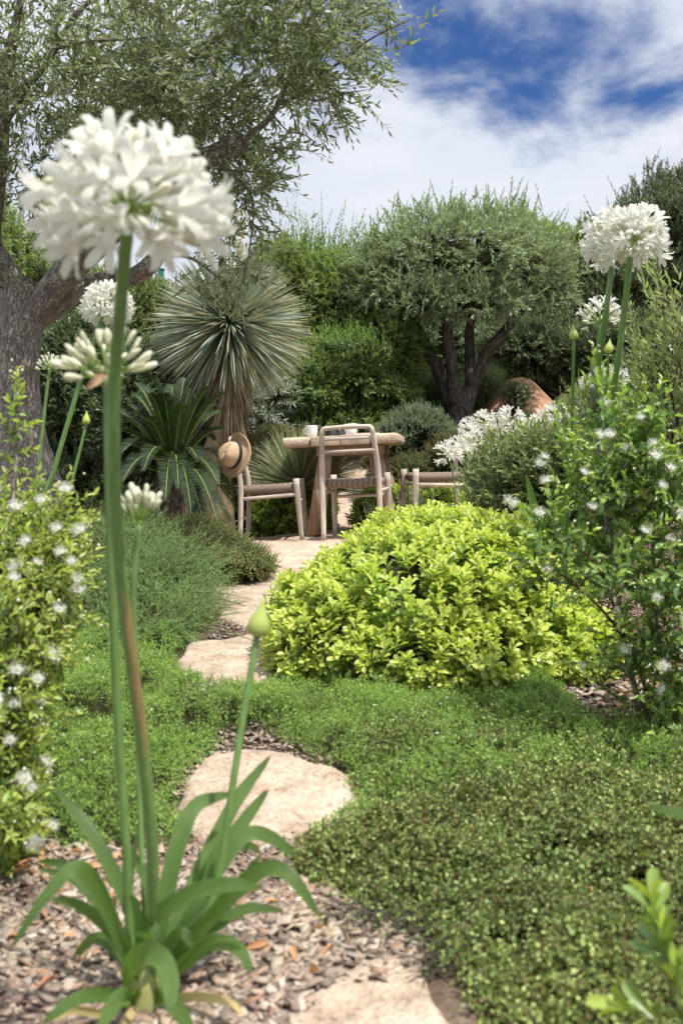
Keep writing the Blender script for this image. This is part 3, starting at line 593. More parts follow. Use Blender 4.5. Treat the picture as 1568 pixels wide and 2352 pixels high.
# ---- bank: orange earth, rosemary, grey and small leaved mounds
c = (1.98, 11.0)
em = grid(np.linspace(c[0]-.95, c[0]+1.3, 60), np.linspace(c[1]-1.1, c[1]+1.2, 50),
          lambda X, Y: gz(X, Y)-.05+.54*np.exp(-(((X-c[0])/.42)**2+((Y-c[1]-.1)/.5)**2)**1.1)+(.035*sn(np.stack([X.ravel(), Y.ravel(), 0*X.ravel()], 1), 6, 5, 4)).reshape(X.shape))
tag(obj('earth_bank', [em], [M['earth']], smooth=True), kind='structure')
BG = 'low plants on the bank behind the table'
bush('rosemary_bush', [PB(990, 905, 11.2, 75, 50, .45), PB(1110, 895, 11.3, 50, 48, .45), PB(930, 900, 11, 50, 45, .4)], 1500, 30, .028, .004, 'rosemary', 'rosemary bush on the bank around the foot of the round olive tree', 'bush', BG, slen=.22, ang=50, tm=T_NEED, up=1.2, cf=.7, seed=40)
bush('santolina', [PB(955, 985, 9.0, 84, 58, .36), PB(905, 1010, 8.9, 55, 48, .3), PB(1000, 1000, 9.0, 48, 42, .3)], 1500, 26, .016, .005, 'silver', 'blue grey cushion plant behind the right end of the table', 'plant', BG, slen=.09, ang=60, tm=T_DIA, up=.6, cf=.8, seed=42)
bush('wire_vine', [PB(960, 1085, 8.7, 110, 48, .4), PB(1060, 1050, 8.6, 90, 62, .45), PB(880, 1060, 8.9, 50, 34, .3)], 2300, 16, .011, .010, 'muehl2', 'tiny leaved mound between the table and the right chair', 'plant', BG, slen=.08, ang=75, tm=T_DIA, up=.3, cf=.84, tw='redtwig', seed=44)
bush('wire_vine', [PB(590, 1060, 8.3, 70, 55, .35), PB(640, 1020, 8.7, 70, 45, .35)], 1500, 16, .011, .010, 'muehl2', 'tiny leaved mound behind the straw hat', 'plant', BG, slen=.08, ang=75, tm=T_DIA, up=.3, cf=.84, tw='redtwig', seed=46)
bush('silver_leaved_shrub', [PB(600, 940, 9.1, 48, 62, .3), PB(640, 905, 9.2, 34, 38, .25), PB(560, 960, 9.0, 30, 40, .25)], 190, 14, .085, .016, 'silver2', 'silver leaved shrub under the right side of the spiky yucca ball', 'shrub', BG, slen=.2, ang=62, up=.3, cf=.5, seed=48)
bush('low_bush', [PB(655, 1175, 7.95, 78, 52, .32), PB(720, 1165, 8.0, 50, 52, .3), PB(610, 1190, 7.9, 36, 38, .25)], 800, 12, .036, .015, 'pittos2', 'green glossy bush behind the legs of the left chair', 'bush', BG, slen=.08, tm=T_OBO, up=.5, cf=.75, seed=50, tonep=3, lowcut=-.8)
bush('low_bush', [PB(905, 1165, 7.9, 85, 52, .32), PB(985, 1160, 7.9, 90, 58, .32), PB(850, 1185, 7.8, 45, 35, .25)], 900, 12, .036, .015, 'pittos2', 'yellow green bush between the front chair and the right chair', 'bush', BG, slen=.08, tm=T_OBO, up=.5, cf=.75, seed=52, tonep=1.0, lowcut=-.8)
bush('rosemary_sprigs', [PB(955, 1180, 6.2, 60, 32, .2), PB(870, 1200, 6.2, 40, 25, .18)], 60, 34, .022, .0028, 'silver', 'thin grey sprigs poking up behind the golden bush', 'plant', BG, slen=.22, ang=40, tm=T_NEED, up=2.2, cf=0, seed=54, ground=False)
bush('shrub', [PB(1310, 960, 8.8, 50, 38, .4), PB(1385, 925, 8.4, 80, 58, .45), PB(1230, 1000, 8.6, 60, 24, .35)], 1500, 14, .032, .010, 'willow2', 'loose shrub with reddish tips on the slope of the orange bank', 'shrub', BG, slen=.15, tw='redtwig', up=.8, cf=.6, seed=56, sprouts=40, sprout_len=.2)
bush('small_shrub', [PB(1185, 905, 10.2, 30, 22, .15)], 130, 14, .035, .018, 'dark', 'small dark shrub growing in the orange earth', 'shrub', BG, slen=.1, cf=.5, seed=58)
bush('grey_bush', [PB(1480, 880, 7.4, 95, 62, .35), PB(1580, 880, 7.2, 80, 62, .35)], 1300, 26, .02, .004, 'silver', 'blue grey bush low at the right behind the tall flower stems', 'bush', BG, slen=.14, ang=45, tm=T_NEED, up=1, cf=.8, seed=60)
bush('shrub', [PB(1470, 1000, 6.2, 150, 90, .5), PB(1380, 980, 6.6, 90, 60, .4)], 1500, 16, .04, .012, 'dark', 'dark shrub mass behind the flowering myrtle on the right', 'shrub', BG, slen=.14, seed=62)

# ================================================================== trees
def limb(pts, rads, sides=18, sub=7, rough=.012, freq=8, seed=0, flute=.06):
    return tube([W(*p) for p in pts], rads, sides, sub, rough, freq, seed=seed, flute=flute)
# the old olive on the left
ob = on_ground(70, 1140) if False else np.array([W(62, 1120, 5.6)[0], 5.6, float(gz(W(62, 1120, 5.6)[0], 5.6))])
ot = thing('olive_tree', ob, 'old olive tree with thick grey trunk and sawn limb at the left edge', 'tree', 'olive trees')
tb = W(60, 1150, 5.6)
tr = [tube([ob+[-.02, .02, -.12], W(52, 1120, 5.6), W(38, 1010, 5.6), W(35, 900, 5.6), W(42, 800, 5.6), W(52, 720, 5.6), W(62, 650, 5.6)], [.25, .215, .16, .135, .125, .135, .12], 44, 12, .012, 9, seed=3, flute=.07),
      tube([W(70, 735, 5.6), W(130, 650, 5.5), W(200, 585, 5.4), W(300, 490, 5.2), W(400, 405, 5.05), W(480, 362, 4.95), W(562, 328, 4.9)], [.075, .082, .072, .058, .054, .052, .047], 28, 10, .007, 12, seed=7, flute=.07),
      tube([W(80, 735, 5.65), W(150, 680, 5.7), W(230, 648, 5.8), W(310, 632, 5.8), W(362, 585, 5.8), W(405, 500, 5.7), W(425, 430, 5.6), W(430, 330, 5.5)], [.07, .078, .066, .052, .05, .042, .034, .02], 28, 10, .007, 12, seed=8, flute=.07),
      tube([W(50, 730, 5.6), W(20, 640, 5.6), W(-25, 560, 5.5), W(-15, 450, 5.3), W(2, 320, 5.2), W(5, 190, 5.1), W(30, 90, 5.0), W(60, -60, 5.0)], [.08, .075, .07, .055, .048, .04, .028, .015], 24, 8, .006, 12, seed=9, flute=.06)]
tk = obj('trunk', tr, [M['bark']], ot, smooth=True, base=ob)
e1 = W(562, 328, 4.9); dr = unit(W(562, 328, 4.9)-W(480, 362, 4.95)); a = unit(np.cross(dr, [0, 0, 1.])); b_ = np.cross(dr, a); th = np.linspace(0, 6.283, 24, endpoint=False)
cut = np.array([e1+dr*.004+(a*math.cos(t)+b_*math.sin(t))*.044 for t in th]+[e1+dr*.007])
obj('sawn_end', [dict(V=cut, F=[(i, (i+1) % 24, 24) for i in range(24)])], [M['cutwood']], tk, base=ob)
br = []
def twigs(pts, r0, r1, sides=7, seed=0): br.append(tube([W(*p) for p in pts], np.linspace(r0, r1, len(pts)), sides, 6, .0015, 25, seed=seed))
twigs([(545, 335, 4.9), (585, 300, 4.85), (625, 262, 4.8), (660, 190, 4.75), (700, 100, 4.7), (730, 0, 4.7)], .020, .006)
twigs([(640, 240, 4.8), (700, 210, 4.7), (770, 150, 4.6), (850, 90, 4.5), (940, 45, 4.4)], .010, .002)
twigs([(690, 130, 4.7), (760, 90, 4.6), (830, 30, 4.5), (900, 5, 4.4)], .008, .002)
twigs([(660, 190, 4.75), (720, 230, 4.7), (790, 215, 4.6), (850, 205, 4.6)], .006, .0015)
twigs([(625, 262, 4.8), (660, 300, 4.7), (700, 310, 4.7), (740, 340, 4.6)], .006, .0015)
twigs([(300, 490, 5.2), (330, 380, 5.2), (340, 250, 5.1), (330, 100, 5.0), (300, -60, 5)], .028, .010, 10)
twigs([(340, 250, 5.1), (420, 150, 4.9), (520, 70, 4.8), (560, -40, 4.7)], .015, .006)
twigs([(340, 330, 5.1), (420, 260, 4.9), (500, 230, 4.8), (590, 160, 4.7)], .012, .004)
twigs([(15, 220, 5.1), (70, 190, 5.0), (130, 110, 4.9), (170, 40, 4.8), (230, -20, 4.8)], .022, .010, 9)
twigs([(130, 110, 4.9), (200, 95, 4.8), (300, 90, 4.7), (380, 80, 4.6)], .010, .003)
twigs([(10, 290, 5.2), (60, 200, 5.0), (20, 150, 5), (-60, 100, 5)], .014, .006)
twigs([(430, 330, 5.5), (480, 250, 5.3), (540, 220, 5.1)], .018, .005)
twigs([(-10, 660, 5.5), (60, 640, 5.7), (110, 690, 5.8), (130, 700, 5.8)], .012, .003)
twigs([(362, 585, 5.8), (430, 590, 5.5), (480, 620, 5.3), (520, 660, 5.2), (540, 700, 5.2)], .012, .003)
twigs([(480, 362, 4.95), (540, 400, 4.9), (580, 460, 4.9), (575, 560, 4.9), (560, 640, 4.9)], .009, .003)
for b_ in br: obj('branch', [b_], [M['bark']], ot, smooth=True, base=ob)
crown = [PB(200, 60, 5.0, 290, 230, .8), PB(90, 300, 5.2, 210, 190, .7), PB(360, 280, 5.1, 200, 150, .7), PB(520, 160, 4.7, 210, 190, .6), PB(700, 60, 4.6, 170, 170, .5),
         PB(640, 230, 4.7, 120, 100, .4), PB(500, 330, 5.0, 150, 110, .5), PB(230, -160, 5, 400, 220, 1), PB(640, -120, 4.7, 280, 170, .8), PB(20, 520, 5.5, 120, 120, .5), PB(560, 420, 4.95, 60, 110, .3)]
P, U = [], []
for b, dens in zip(crown, [600, 540, 500, 520, 420, 110, 170, 240, 240, 150, 110]):
    u = rnd_unit(dens)*(rng.random(dens)**.33)[:, None]; P.append(np.array(b[:3])+u*np.array(b[3:6])); U.append(u)
P = np.concatenate(P); U = np.concatenate(U)
# open patches run through the crown
k = (sn(P, 3.6, 77, 3) > -.22) & (sn(P, 9, 78, 2) > -.5); P, U = P[k], U[k]
sa, sb = W(440, 385, 5.0), W(575, 325, 4.9); tt_ = np.clip(((P-sa)@(sb-sa))/((sb-sa)@(sb-sa)), 0, 1); ds_ = np.linalg.norm((P-(sa+tt_[:, None]*(sb-sa)))*[1, .35, 1], axis=1)
k = ~((ds_ < .17) & (P[:, 1] < 5.05)); P, U = P[k], U[k]
D = unit(U*.6+rnd_unit(len(P))*.7+np.array([.12, -.1, -.05]))
pcs = shoots(P, D, rng.uniform(.14, .32, len(P)), 15, 50, .052, .0145, T_OLV, .04, True, stem=.0016, t0=.02, tip_small=.35, face_up=.4, jit=.5)
# single drooping sprays that edge the crown against the sky
ed = [(940, 60, 4.4), (905, 20, 4.4), (880, 90, 4.45), (850, 130, 4.5), (860, 180, 4.55), (830, 160, 4.5), (800, 200, 4.6), (770, 230, 4.6), (740, 290, 4.6), (700, 310, 4.7), (680, 300, 4.7), (650, 330, 4.7), (790, 60, 4.5), (820, 30, 4.5), (760, 260, 4.6), (730, 250, 4.6),
      (600, 400, 4.9), (610, 440, 4.9), (590, 500, 4.9), (585, 560, 4.9), (570, 600, 4.9), (600, 360, 4.8), (560, 640, 4.9), (540, 600, 4.9), (575, 540, 4.9), (620, 400, 4.8), (560, 480, 4.9), (590, 450, 4.9),
      (480, 610, 5.3), (500, 640, 5.25), (530, 650, 5.2), (540, 680, 5.2), (455, 620, 5.4), (520, 620, 5.2), (500, 680, 5.2), (560, 670, 5.1), (550, 700, 5.1), (470, 650, 5.3), (580, 640, 5.1), (530, 600, 5.2), (515, 660, 5.2)]
E = np.repeat(np.array([W(*e) for e in ed]), 3, axis=0)+rng.normal(0, .05, (len(ed)*3, 3))
DE = unit(rnd_unit(len(E))*.6+np.where(E[:, 2:3] > 1.0, 1, .2)*np.array([.55, 0, .05]))
pcs += shoots(E-DE*.1, DE, rng.uniform(.14, .26, len(E)), 11, 50, .052, .0140, T_OLV, .18, True, stem=.0014, t0=.02, face_up=.3)
obj('crown', pcs, [M['olive'], M['twig']], ot, base=ob)
# green olives and a few yellowed leaves
ob_p = [sphere(p+np.array([0, 0, -.02]), (.007, .007, .010), 8, 6) for p in P[rng.choice(len(P), 130)]]+[sphere(p, (.007, .007, .010), 8, 6) for p in E[rng.choice(len(E), 40)]]
fr = obj('olives', ob_p, [plain('green olive', (.22, .30, .06), .35, (.17, .26, .05), 50)], ot, smooth=True, base=ob); fr['kind'] = 'stuff'
q = P[rng.choice(len(P), 90)]; X, Fc = place(T_LAN, q, rnd_unit(len(q)), rnd_unit(len(q)), .05, .012)
yl = obj('yellowed_leaves', [dict(V=X, F=Fc)], [M['olive_old']], ot, base=ob); yl['kind'] = 'stuff'

# the round crowned olive behind the table
rb = np.array([W(1062, 965, 10.4)[0], 10.4, W(1062, 965, 10.4)[2]-.03])
rt = thing('olive_tree', rb, 'round crowned olive tree with dark forked trunk behind the table', 'tree', 'olive trees')
T3 = [tube([rb+[0, 0, -.15], W(1058, 960, 10.4), W(1050, 930, 10.4), W(1048, 900, 10.4)], [.22, .16, .13, .10], 22, 8, .012, 8, seed=1, flute=.08),
      tube([W(1040, 935, 10.4), W(1020, 880, 10.35), W(990, 820, 10.3), W(960, 760, 10.3), W(930, 690, 10.3), W(900, 620, 10.3)], [.09, .075, .06, .052, .04, .02], 16, 7, .006, 12, seed=2),
      tube([W(1046, 930, 10.35), W(1040, 860, 10.2), W(1030, 790, 10.1), W(1025, 730, 10.1), W(1035, 640, 10.1), W(1040, 560, 10.2)], [.09, .066, .058, .052, .04, .02], 16, 7, .006, 12, seed=3),
      tube([W(1065, 935, 10.4), W(1085, 880, 10.5), W(1112, 820, 10.5), W(1150, 770, 10.5), W(1200, 710, 10.5), W(1250, 650, 10.5)], [.10, .08, .07, .055, .04, .02], 16, 7, .006, 12, seed=4),
      tube([W(1085, 890, 10.45), W(1078, 820, 10.6), W(1080, 740, 10.7), W(1100, 640, 10.7)], [.07, .06, .05, .02], 14, 7, .006, 12, seed=5)]
obj('trunk', T3, [M['barkdark']], rt, smooth=True, base=rb)
rc = [PB(1040, 610, 10.3, 225, 130, .95), PB(900, 640, 10.3, 120, 105, .7), PB(1200, 620, 10.4, 115, 110, .7), PB(980, 560, 10.3, 110, 80, .5), PB(1140, 555, 10.5, 110, 75, .5), PB(1265, 665, 10.5, 55, 70, .4), PB(850, 680, 10.2, 55, 50, .4), PB(960, 690, 9.8, 90, 60, .4), PB(1090, 690, 9.8, 120, 60, .4)]
bush('', rc, 3300, 18, .058, .0150, 'olive2', '', '', slen=.22, ang=42, opposite=True, up=.35, tm=T_OLV, sprouts=70, sprout_len=.30, parent=rt, cf=.40, seed=70, amp=.34, nf=6, inner=.62, lowcut=-.75, rnd=.6)
rt.children[-1].name = 'crown'

# ================================================================== yuccas, cycad
def blades(c, n, L, Wd, cone, up, seed, droop=.15, mi=0, edge=True):
    r = np.random.default_rng(seed); u = unit(r.normal(size=(n*3, 3))); u = u[u[:, 2] > cone][:n]; n = len(u)
    t = np.array([0, .25, .6, .85, 1.0]); ww = np.array([.9, 1, .75, .4, .04]); Lr = L*r.uniform(.88, 1.06, n)
    T = u[:, None, :]+np.zeros((n, 5, 1)); C = c+u[:, None, :]*(t[None]*Lr[:, None])[..., None]
    C[..., 2] -= droop*np.sqrt(np.clip(1-u[:, 2]**2, 0, 1))[:, None]*(t**2)[None]*Lr[:, None]
    C = C+(r.normal(0, .025, (n, 1, 3)))*(t**2)[None, :, None]*L
    Sd = unit(np.cross(u, rnd_unit(n)))
    Nn = np.cross(u, Sd); wv = Wd*ww
    V = np.stack([C-Sd[:, None]*wv[None, :, None]/2, C+Nn[:, None]*wv[None, :, None]*.12, C+Sd[:, None]*wv[None, :, None]/2], 2).reshape(n, 15, 3)
    Fc = [(i*3+j, i*3+j+1, i*3+4+j, i*3+3+j) for i in range(4) for j in range(2)]
    out = [dict(V=V, F=Fc, m=mi)]
    if edge:
        for s in (-1, 1):
            a_ = C+s*Sd[:, None]*wv[None, :, None]/2+Nn[:, None]*.0006; b2 = C+s*Sd[:, None]*wv[None, :, None]*.30+Nn[:, None]*.0016
            V = np.stack([a_, b2], 2).reshape(n, 10, 3); out.append(dict(V=V, F=[(i*2, i*2+1, i*2+3, i*2+2) for i in range(4)], m=1))
    return out
yc = W(528, 745, 8.0); yb = np.array([W(505, 1100, 8.0)[0], 8.0, float(gz(W(505, 1100, 8.0)[0], 8.0))])
y = thing('yucca_tree', yb, 'single trunk yucca with a big ball of stiff blue green blades', 'yucca')
trk = tube([yb+[0, 0, -.1], W(496, 1060, 8.0), W(514, 960, 8.0), W(524, 860, 8.0), yc], [.14, .12, .085, .07, .05], 20, 6, .012, 20, seed=4)
trk['m'] = 0; obj('trunk', [trk], [M['deadblade']], y, smooth=True, base=yb)
obj('blades', blades(yc, 1750, .66, .019, -1.0, 0, 5, .10)+core([(yc[0], yc[1], yc[2], .13, .13, .13)], 1, 1), [M['blade'], M['bladedge']], y, base=yb)
def skirt(c, n, L, seed, r0=.1, z0=0, z1=-.9):
    r = np.random.default_rng(seed); th = r.uniform(0, 6.283, n); z = r.uniform(z1, z0, n); o = np.stack([np.cos(th), np.sin(th), 0*th], 1)
    P = c+o*r0+np.stack([0*z, 0*z, z], 1); D = unit(o*r.uniform(.1, .65, (n, 1))*np.clip(1.1+z/.9, .15, 1)[:, None]+np.array([0, 0, -1.])+r.normal(0, .07, (n, 3)))
    X, Fc = place(strip([0, .3, .7, 1], [1, 1, .6, .05], 0, .04), P, D, o+r.normal(0, .4, (n, 3)), L*r.uniform(.6, 1.1, n), .012); return dict(V=X, F=Fc, m=0)
obj('dry_skirt', [skirt(yc+[0, 0, -.34], 520, .34, 6, .08, 0, -.42)], [M['deadblade']], y, base=yb)
ys_ = []
sp = [W(535, 740, 8), W(545, 620, 8.0), W(552, 540, 8.0), W(556, 480, 8.0)]
stk = tube(sp, [.022, .018, .014, .008], 8, 6, .001); ys_.append(stk)
PP = np.array([W(545+rng.normal(0, 1), yy, 8.0) for yy in np.linspace(620, 485, 60)]); dd = unit(rnd_unit(60)*[1, 1, .2]+[0, 0, .45])
X, Fc = place(T_OVA, np.repeat(PP, 6, 0)+np.repeat(dd, 6, 0)*rng.uniform(.02, .11, (360, 1)), rnd_unit(360), rnd_unit(360), .035, .02)
ys_.append(dict(V=X, F=Fc, m=1)); obj('flower_spike', ys_, [M['deadblade'], M['bud']], y, base=yb)

gb = W(690, 1115, 7.9); gb[2] = float(gz(gb[0], gb[1]))+.02
g = thing('yucca', gb, 'stemless green yucca rosette behind the left end of the table', 'yucca')
gc = W(690, 1125, 7.9)
obj('blades', blades(gc, 900, .54, .011, .05, 0, 15, .10), [M['blade2'], M['bladedge']], g, base=gb)
obj('crown_base', [lathe([(.001, -.25), (.07, -.2), (.08, 0), (.04, .06), (.001, .07)], gc, 14)], [M['deadblade']], g, smooth=True, base=gb)

def frond(root, tip, lift, ln, nl, wid=.010, seed=0):
    r = np.random.default_rng(seed); t = np.linspace(0, 1, 26)[:, None]; mid = (root+tip)/2+np.array([0, 0, lift])
    C = (1-t)**2*root+2*t*(1-t)*mid+t*t*tip
    tt = np.linspace(.12, 1, nl)[:, None]; P = (1-tt)**2*root+2*tt*(1-tt)*mid+tt*tt*tip; T = unit(2*(1-tt)*(mid-root)+2*tt*(tip-mid))
    up = np.array([0, 0, 1.0]); sd = unit(np.cross(T, up)+1e-6); nn = np.cross(sd, T)
    s = np.sin(np.clip(tt*1.02, 0, 1)*math.pi*.93+.12)**.6
    D1 = unit(sd*.75+T*.72+nn*.45); D2 = unit(-sd*.75+T*.72+nn*.45)
    P2 = np.vstack([P, P]); D = np.vstack([D1, D2])+r.normal(0, .04, (2*nl, 3)); L = ln*np.vstack([s, s])[:, 0]
    X, Fc = place(strip([0, .4, .8, 1], [.8, 1, .6, .05], 0, .18), P2, D, np.vstack([nn, nn])+np.vstack([-sd, sd])*.4, L, wid)
    rd = np.linspace(.009, .002, 26)
    return [dict(V=X, F=Fc, m=0), dict(tube(C, rd, 6, 1), m=1)]
cb = W(395, 1120, 7.0); cb[2] = float(gz(cb[0], 7.0))
cy = thing('sago_palm', cb, 'dark green sago palm with arching feathery fronds behind the rosemary', 'palm')
cc = W(398, 1085, 7.0)
obj('stem', [tube([cb+[0, 0, -.05], (cb+cc)/2, cc], [.13, .14, .10], 16, 5, .015, 30)], [M['barkdark']], cy, base=cb)
fr_ = [(330, 890, 7.1), (355, 870, 7.0), (290, 930, 7.2), (395, 885, 7.3), (440, 895, 7.1), (480, 890, 6.8), (515, 905, 6.9), (515, 945, 7.4), (515, 985, 7.0), (270, 990, 6.9), (250, 1050, 7.1), (330, 960, 6.5), (300, 905, 7.6), (375, 905, 6.7), (420, 930, 6.5),
       (455, 1060, 6.6), (500, 1110, 6.5), (540, 1140, 7.8), (552, 1190, 7.7), (535, 1225, 6.9), (500, 1200, 6.2), (440, 1180, 6.1), (380, 1150, 6.1), (280, 1110, 6.3), (250, 1150, 6.8), (330, 1080, 6.2), (525, 1080, 7.7), (240, 940, 7.4), (310, 880, 7.3), (345, 905, 6.7), (425, 870, 7.2), (460, 905, 7.3), (500, 930, 7.2), (270, 960, 7.0), (490, 1010, 7.3), (280, 1040, 6.6), (410, 1120, 6.2), (540, 1170, 7.9), (470, 1215, 6.4)]
for i, (px, py, d) in enumerate(fr_):
    tp = W(px, py, d); ro = cc+unit(tp-cc)*.07; L_ = np.linalg.norm(tp-ro)
    obj('frond', frond(ro, tp, .22*L_+(.16 if py > 1000 else .05), .098, 96, .0058, i), [M['cycad'], M['rachis']], cy, base=cb)

# ================================================================== furniture
def chair(loc, rz, label, tilt=0.0, pitch=0.0):
    r = empty('garden_chair', Vector(loc), label, 'chair', 'chairs around the wooden table', (pitch, tilt, rz))
    w2, dp, sh, H = .198, .20, .43, .77
    bk = [(-w2, -dp-.03, 0), (-w2, -dp-.012, .20), (-w2, -dp+.0, .42), (-w2+.008, -dp-.014, .56), (-w2+.018, -dp-.045, .70)]
    rr = .030; cor = [(-w2+.022+rr*(1-math.cos(a)), -dp-.058, .735+rr*math.sin(a)) for a in (0, .55, 1.05, 1.57)]
    path = bk+cor+[(0, -dp-.072, .769)]; path = path+[(-x, y, z) for x, y, z in path[-2::-1]]
    rad = [.017, .019, .021, .019, .017]+[.016]*4+[.0155]; rad = rad+rad[-2::-1]
    obj('back_frame', [tube(path, rad, 12, 4)], [M['teak']], r, smooth=True)
    for z, yy in ((.605, -dp-.032), (.69, -dp-.043)):
        zz = z; obj('back_slat', [tube([(-w2+.012, yy, zz), (-w2*.5, yy-.022, zz), (0, yy-.03, zz), (w2*.5, yy-.022, zz), (w2-.012, yy, zz)], [.0105]*5, 10, 4)], [M['teak']], r, smooth=True)
    for s in (-1, 1):
        obj('leg', [tube([(s*(w2+.012), dp+.018, 0), (s*(w2+.004), dp+.008, .22), (s*w2, dp, sh+.02)], [.016, .021, .023], 12, 4)], [M['teak']], r, smooth=True)
        obj('stretcher', [tube([(s*(w2+.001), -dp, .325), (s*(w2+.003), dp, .335)], [.013, .013], 8, 6)], [M['teak']], r, smooth=True)
    obj('stretcher', [tube([(-w2, dp, .29), (w2, dp, .29)], [.012, .012], 8, 6)], [M['teak']], r, smooth=True)
    n = 15; X = np.linspace(-w2+.016, w2-.016, n); Y = np.linspace(-dp+.008, dp-.008, n)
    V, Fc = [], []
    for s in (1, -1):
        for j, yv in enumerate(Y):
            for i, xv in enumerate(X):
                u = (2*i/(n-1)-1); v = (2*j/(n-1)-1); e = max(0, (max(abs(u), abs(v))-.86)/.14)
                sag = -.016*(1-u*u)*(1-v*v*.5)
                V.append((xv*(1+.02*(1-e)), yv*(1+.03*(1-e)), sh-.004+(sag if s > 0 else sag*.6-.068)-s*.014*e*e))
    for q in (0, 1):
        for j in range(n-1):
            for i in range(n-1):
                a = q*n*n+j*n+i; f = (a, a+1, a+n+1, a+n); Fc.append(f if q == 0 else f[::-1])
    for i in range(n-1):
        for a, b in ((i, i+1), ((n-1)*n+i+1, (n-1)*n+i), ((i+1)*n, i*n), (i*n+n-1, (i+1)*n+n-1)): Fc.append((b, a, a+n*n, b+n*n))
    obj('seat', [dict(V=V, F=Fc)], [M['woven']], r, smooth=True)
    return r
def gl(px, d, dz=0): x = (px-CX)/F*d; return (x, d, float(gz(x, d))+.016+dz)
x, yv, z = gl(822, 7.05); chair((x, yv, z), -R(11), 'pale wooden chair seen from behind, in front of the table', tilt=-R(2.5))
x, yv, z = gl(632, 7.3); chair((x, yv, (HY-1243)/F*7.3), -R(90)-R(3), 'pale wooden chair with the straw hat on its back', tilt=0, pitch=R(3.5)); LC = (x, yv, (HY-1243)/F*7.3)
x, yv, z = gl(1003, 7.4); chair((x, yv, z), R(90)+R(9), 'pale wooden chair half hidden by white flowers on the right of the table', tilt=0, pitch=-R(1))
# table
tc0 = gl(803, 7.62); TR = -R(7)
tab = empty('garden_table', Vector(tc0), 'rustic thick topped wooden table with splayed trestle legs, two white cups on it', 'table', rot=(0, -R(2.6), TR))
hw, hd, top, th_ = .432, .38, .725, .076
for i in range(4):      # four planks side by side, their ends rounded
    x0 = -hw+i*(2*hw/4)+.0015; x1 = -hw+(i+1)*(2*hw/4)-.0015
    obj('plank', [box(((x0+x1)/2, 0, top-th_/2+[.001, -.0005, 0, .001][i]), (x1-x0, 2*hd+[.0, .015, .01, -.005][i], th_-.004*(i % 2)), bev=[.026, .008, .008, .022][i])], [M['teakx']], tab, smooth=False)
for s in (-1, 1):
    yy = s*.25
    obj('trestle_beam', [box((.06, yy, top-th_-.035), (.50, .085, .07), bev=.006)], [M['teakleg']], tab)
    for q in (-1, 1):
        A_ = np.array([.06+q*.185, yy, top-th_-.072]); B_ = np.array([.06+q*.285, yy*1.12, 0]); wA, wB, t_ = .050, .062, .042
        V = [(A_[0]-wA, A_[1]-t_, A_[2]), (A_[0]+wA, A_[1]-t_, A_[2]), (A_[0]+wA, A_[1]+t_, A_[2]), (A_[0]-wA, A_[1]+t_, A_[2]), (B_[0]-wB, B_[1]-t_, 0), (B_[0]+wB, B_[1]-t_, 0), (B_[0]+wB, B_[1]+t_, 0), (B_[0]-wB, B_[1]+t_, 0)]
        obj('leg', [dict(V=V, F=[(0, 1, 2, 3), (7, 6, 5, 4), (0, 4, 5, 1), (1, 5, 6, 2), (2, 6, 7, 3), (3, 7, 4, 0)], tc=np.array(V)[None])], [M['teakleg']], tab)
obj('stretcher', [tube([(-.22, .25, .585), (-.1, .25, .595), (.1, .25, .595), (.22, .25, .585)], [.016]*4, 10, 4)], [M['teak']], tab, smooth=True)
bpy.context.view_layer.update()
def on_table(px, d, dz=0):
    """place on the tilted tabletop seen under a picture column"""
    Mw = tab.matrix_world; X = (px-CX)/F*d; p = Mw.inverted()@Vector((X, d, Mw.translation.z+.725)); p.z = top+dz+.001; return Mw@p
def mug(px, d, label, rz, s=1.0):
    p = on_table(px, d); r = empty('coffee_cup', p, label, 'cup', 'white cups on the table', (0, -R(2.6), rz))
    prof = [(.001, .002), (.028, .0), (.033, .004), (.039, .03), (.042, .075), (.0425, .081), (.040, .082), (.0385, .076), (.036, .03), (.028, .010), (.001, .008)]
    obj('cup_body', [lathe([(a*s, b*s) for a, b in prof], sides=36)], [M['ceramic']], r, smooth=True)
    obj('handle', [tube([(-.038*s, 0, .066*s), (-.060*s, 0, .068*s), (-.068*s, 0, .048*s), (-.057*s, 0, .026*s), (-.037*s, 0, .020*s)], [.0055*s]*5, 10, 5)], [M['ceramic']], r, smooth=True)
mug(716, 7.42, 'white cup near the left end of the tabletop', R(-40), 1.05)
mug(806, 7.72, 'white cup in the middle of the table, above the back of the front chair', R(0), 1.25)
p = on_table(775, 7.4); sg = empty('sunglasses', p, 'dark sunglasses lying between the two cups on the table', 'sunglasses', None, (0, 0, R(12)))
for s in (-1, 1):
    obj('lens', [dict(V=[(s*.034+.026*math.cos(a), -.002*math.cos(a)**2, .024+.021*math.sin(a)) for a in np.linspace(0, 6.283, 20, endpoint=False)], F=[tuple(range(20))])], [plain('dark lens', (.05, .04, .07), .08, spec=1)], sg)
    obj('rim', [tube([(s*.034+.027*math.cos(a), 0, .024+.022*math.sin(a)) for a in np.linspace(0, 6.283, 15)], [.0022]*15, 6, 2)], [M['black']], sg, smooth=True)
    obj('temple', [tube([(s*.061, 0, .03), (s*.063, .07, .02), (s*.058, .13, .004)], [.002]*3, 6, 3)], [M['black']], sg, smooth=True)
obj('bridge', [tube([(-.008, 0, .03), (0, 0, .034), (.008, 0, .03)], [.002]*3, 6, 3)], [M['black']], sg, smooth=True)
p = on_table(832, 7.5); mg = empty('magazine', p, 'pinkish magazine lying right of the sunglasses on the table', 'magazine', None, (0, -R(2.6), R(14)))
obj('pages', [box((0, 0, .007), (.20, .27, .011), bev=.001)], [plain('paper', (.72, .70, .66), .7)], mg)
cov = [(-.10+.2*i/8, y_, .0150+.012*math.sin(i/8*2.4)) for y_ in (-.137, .137) for i in range(9)]
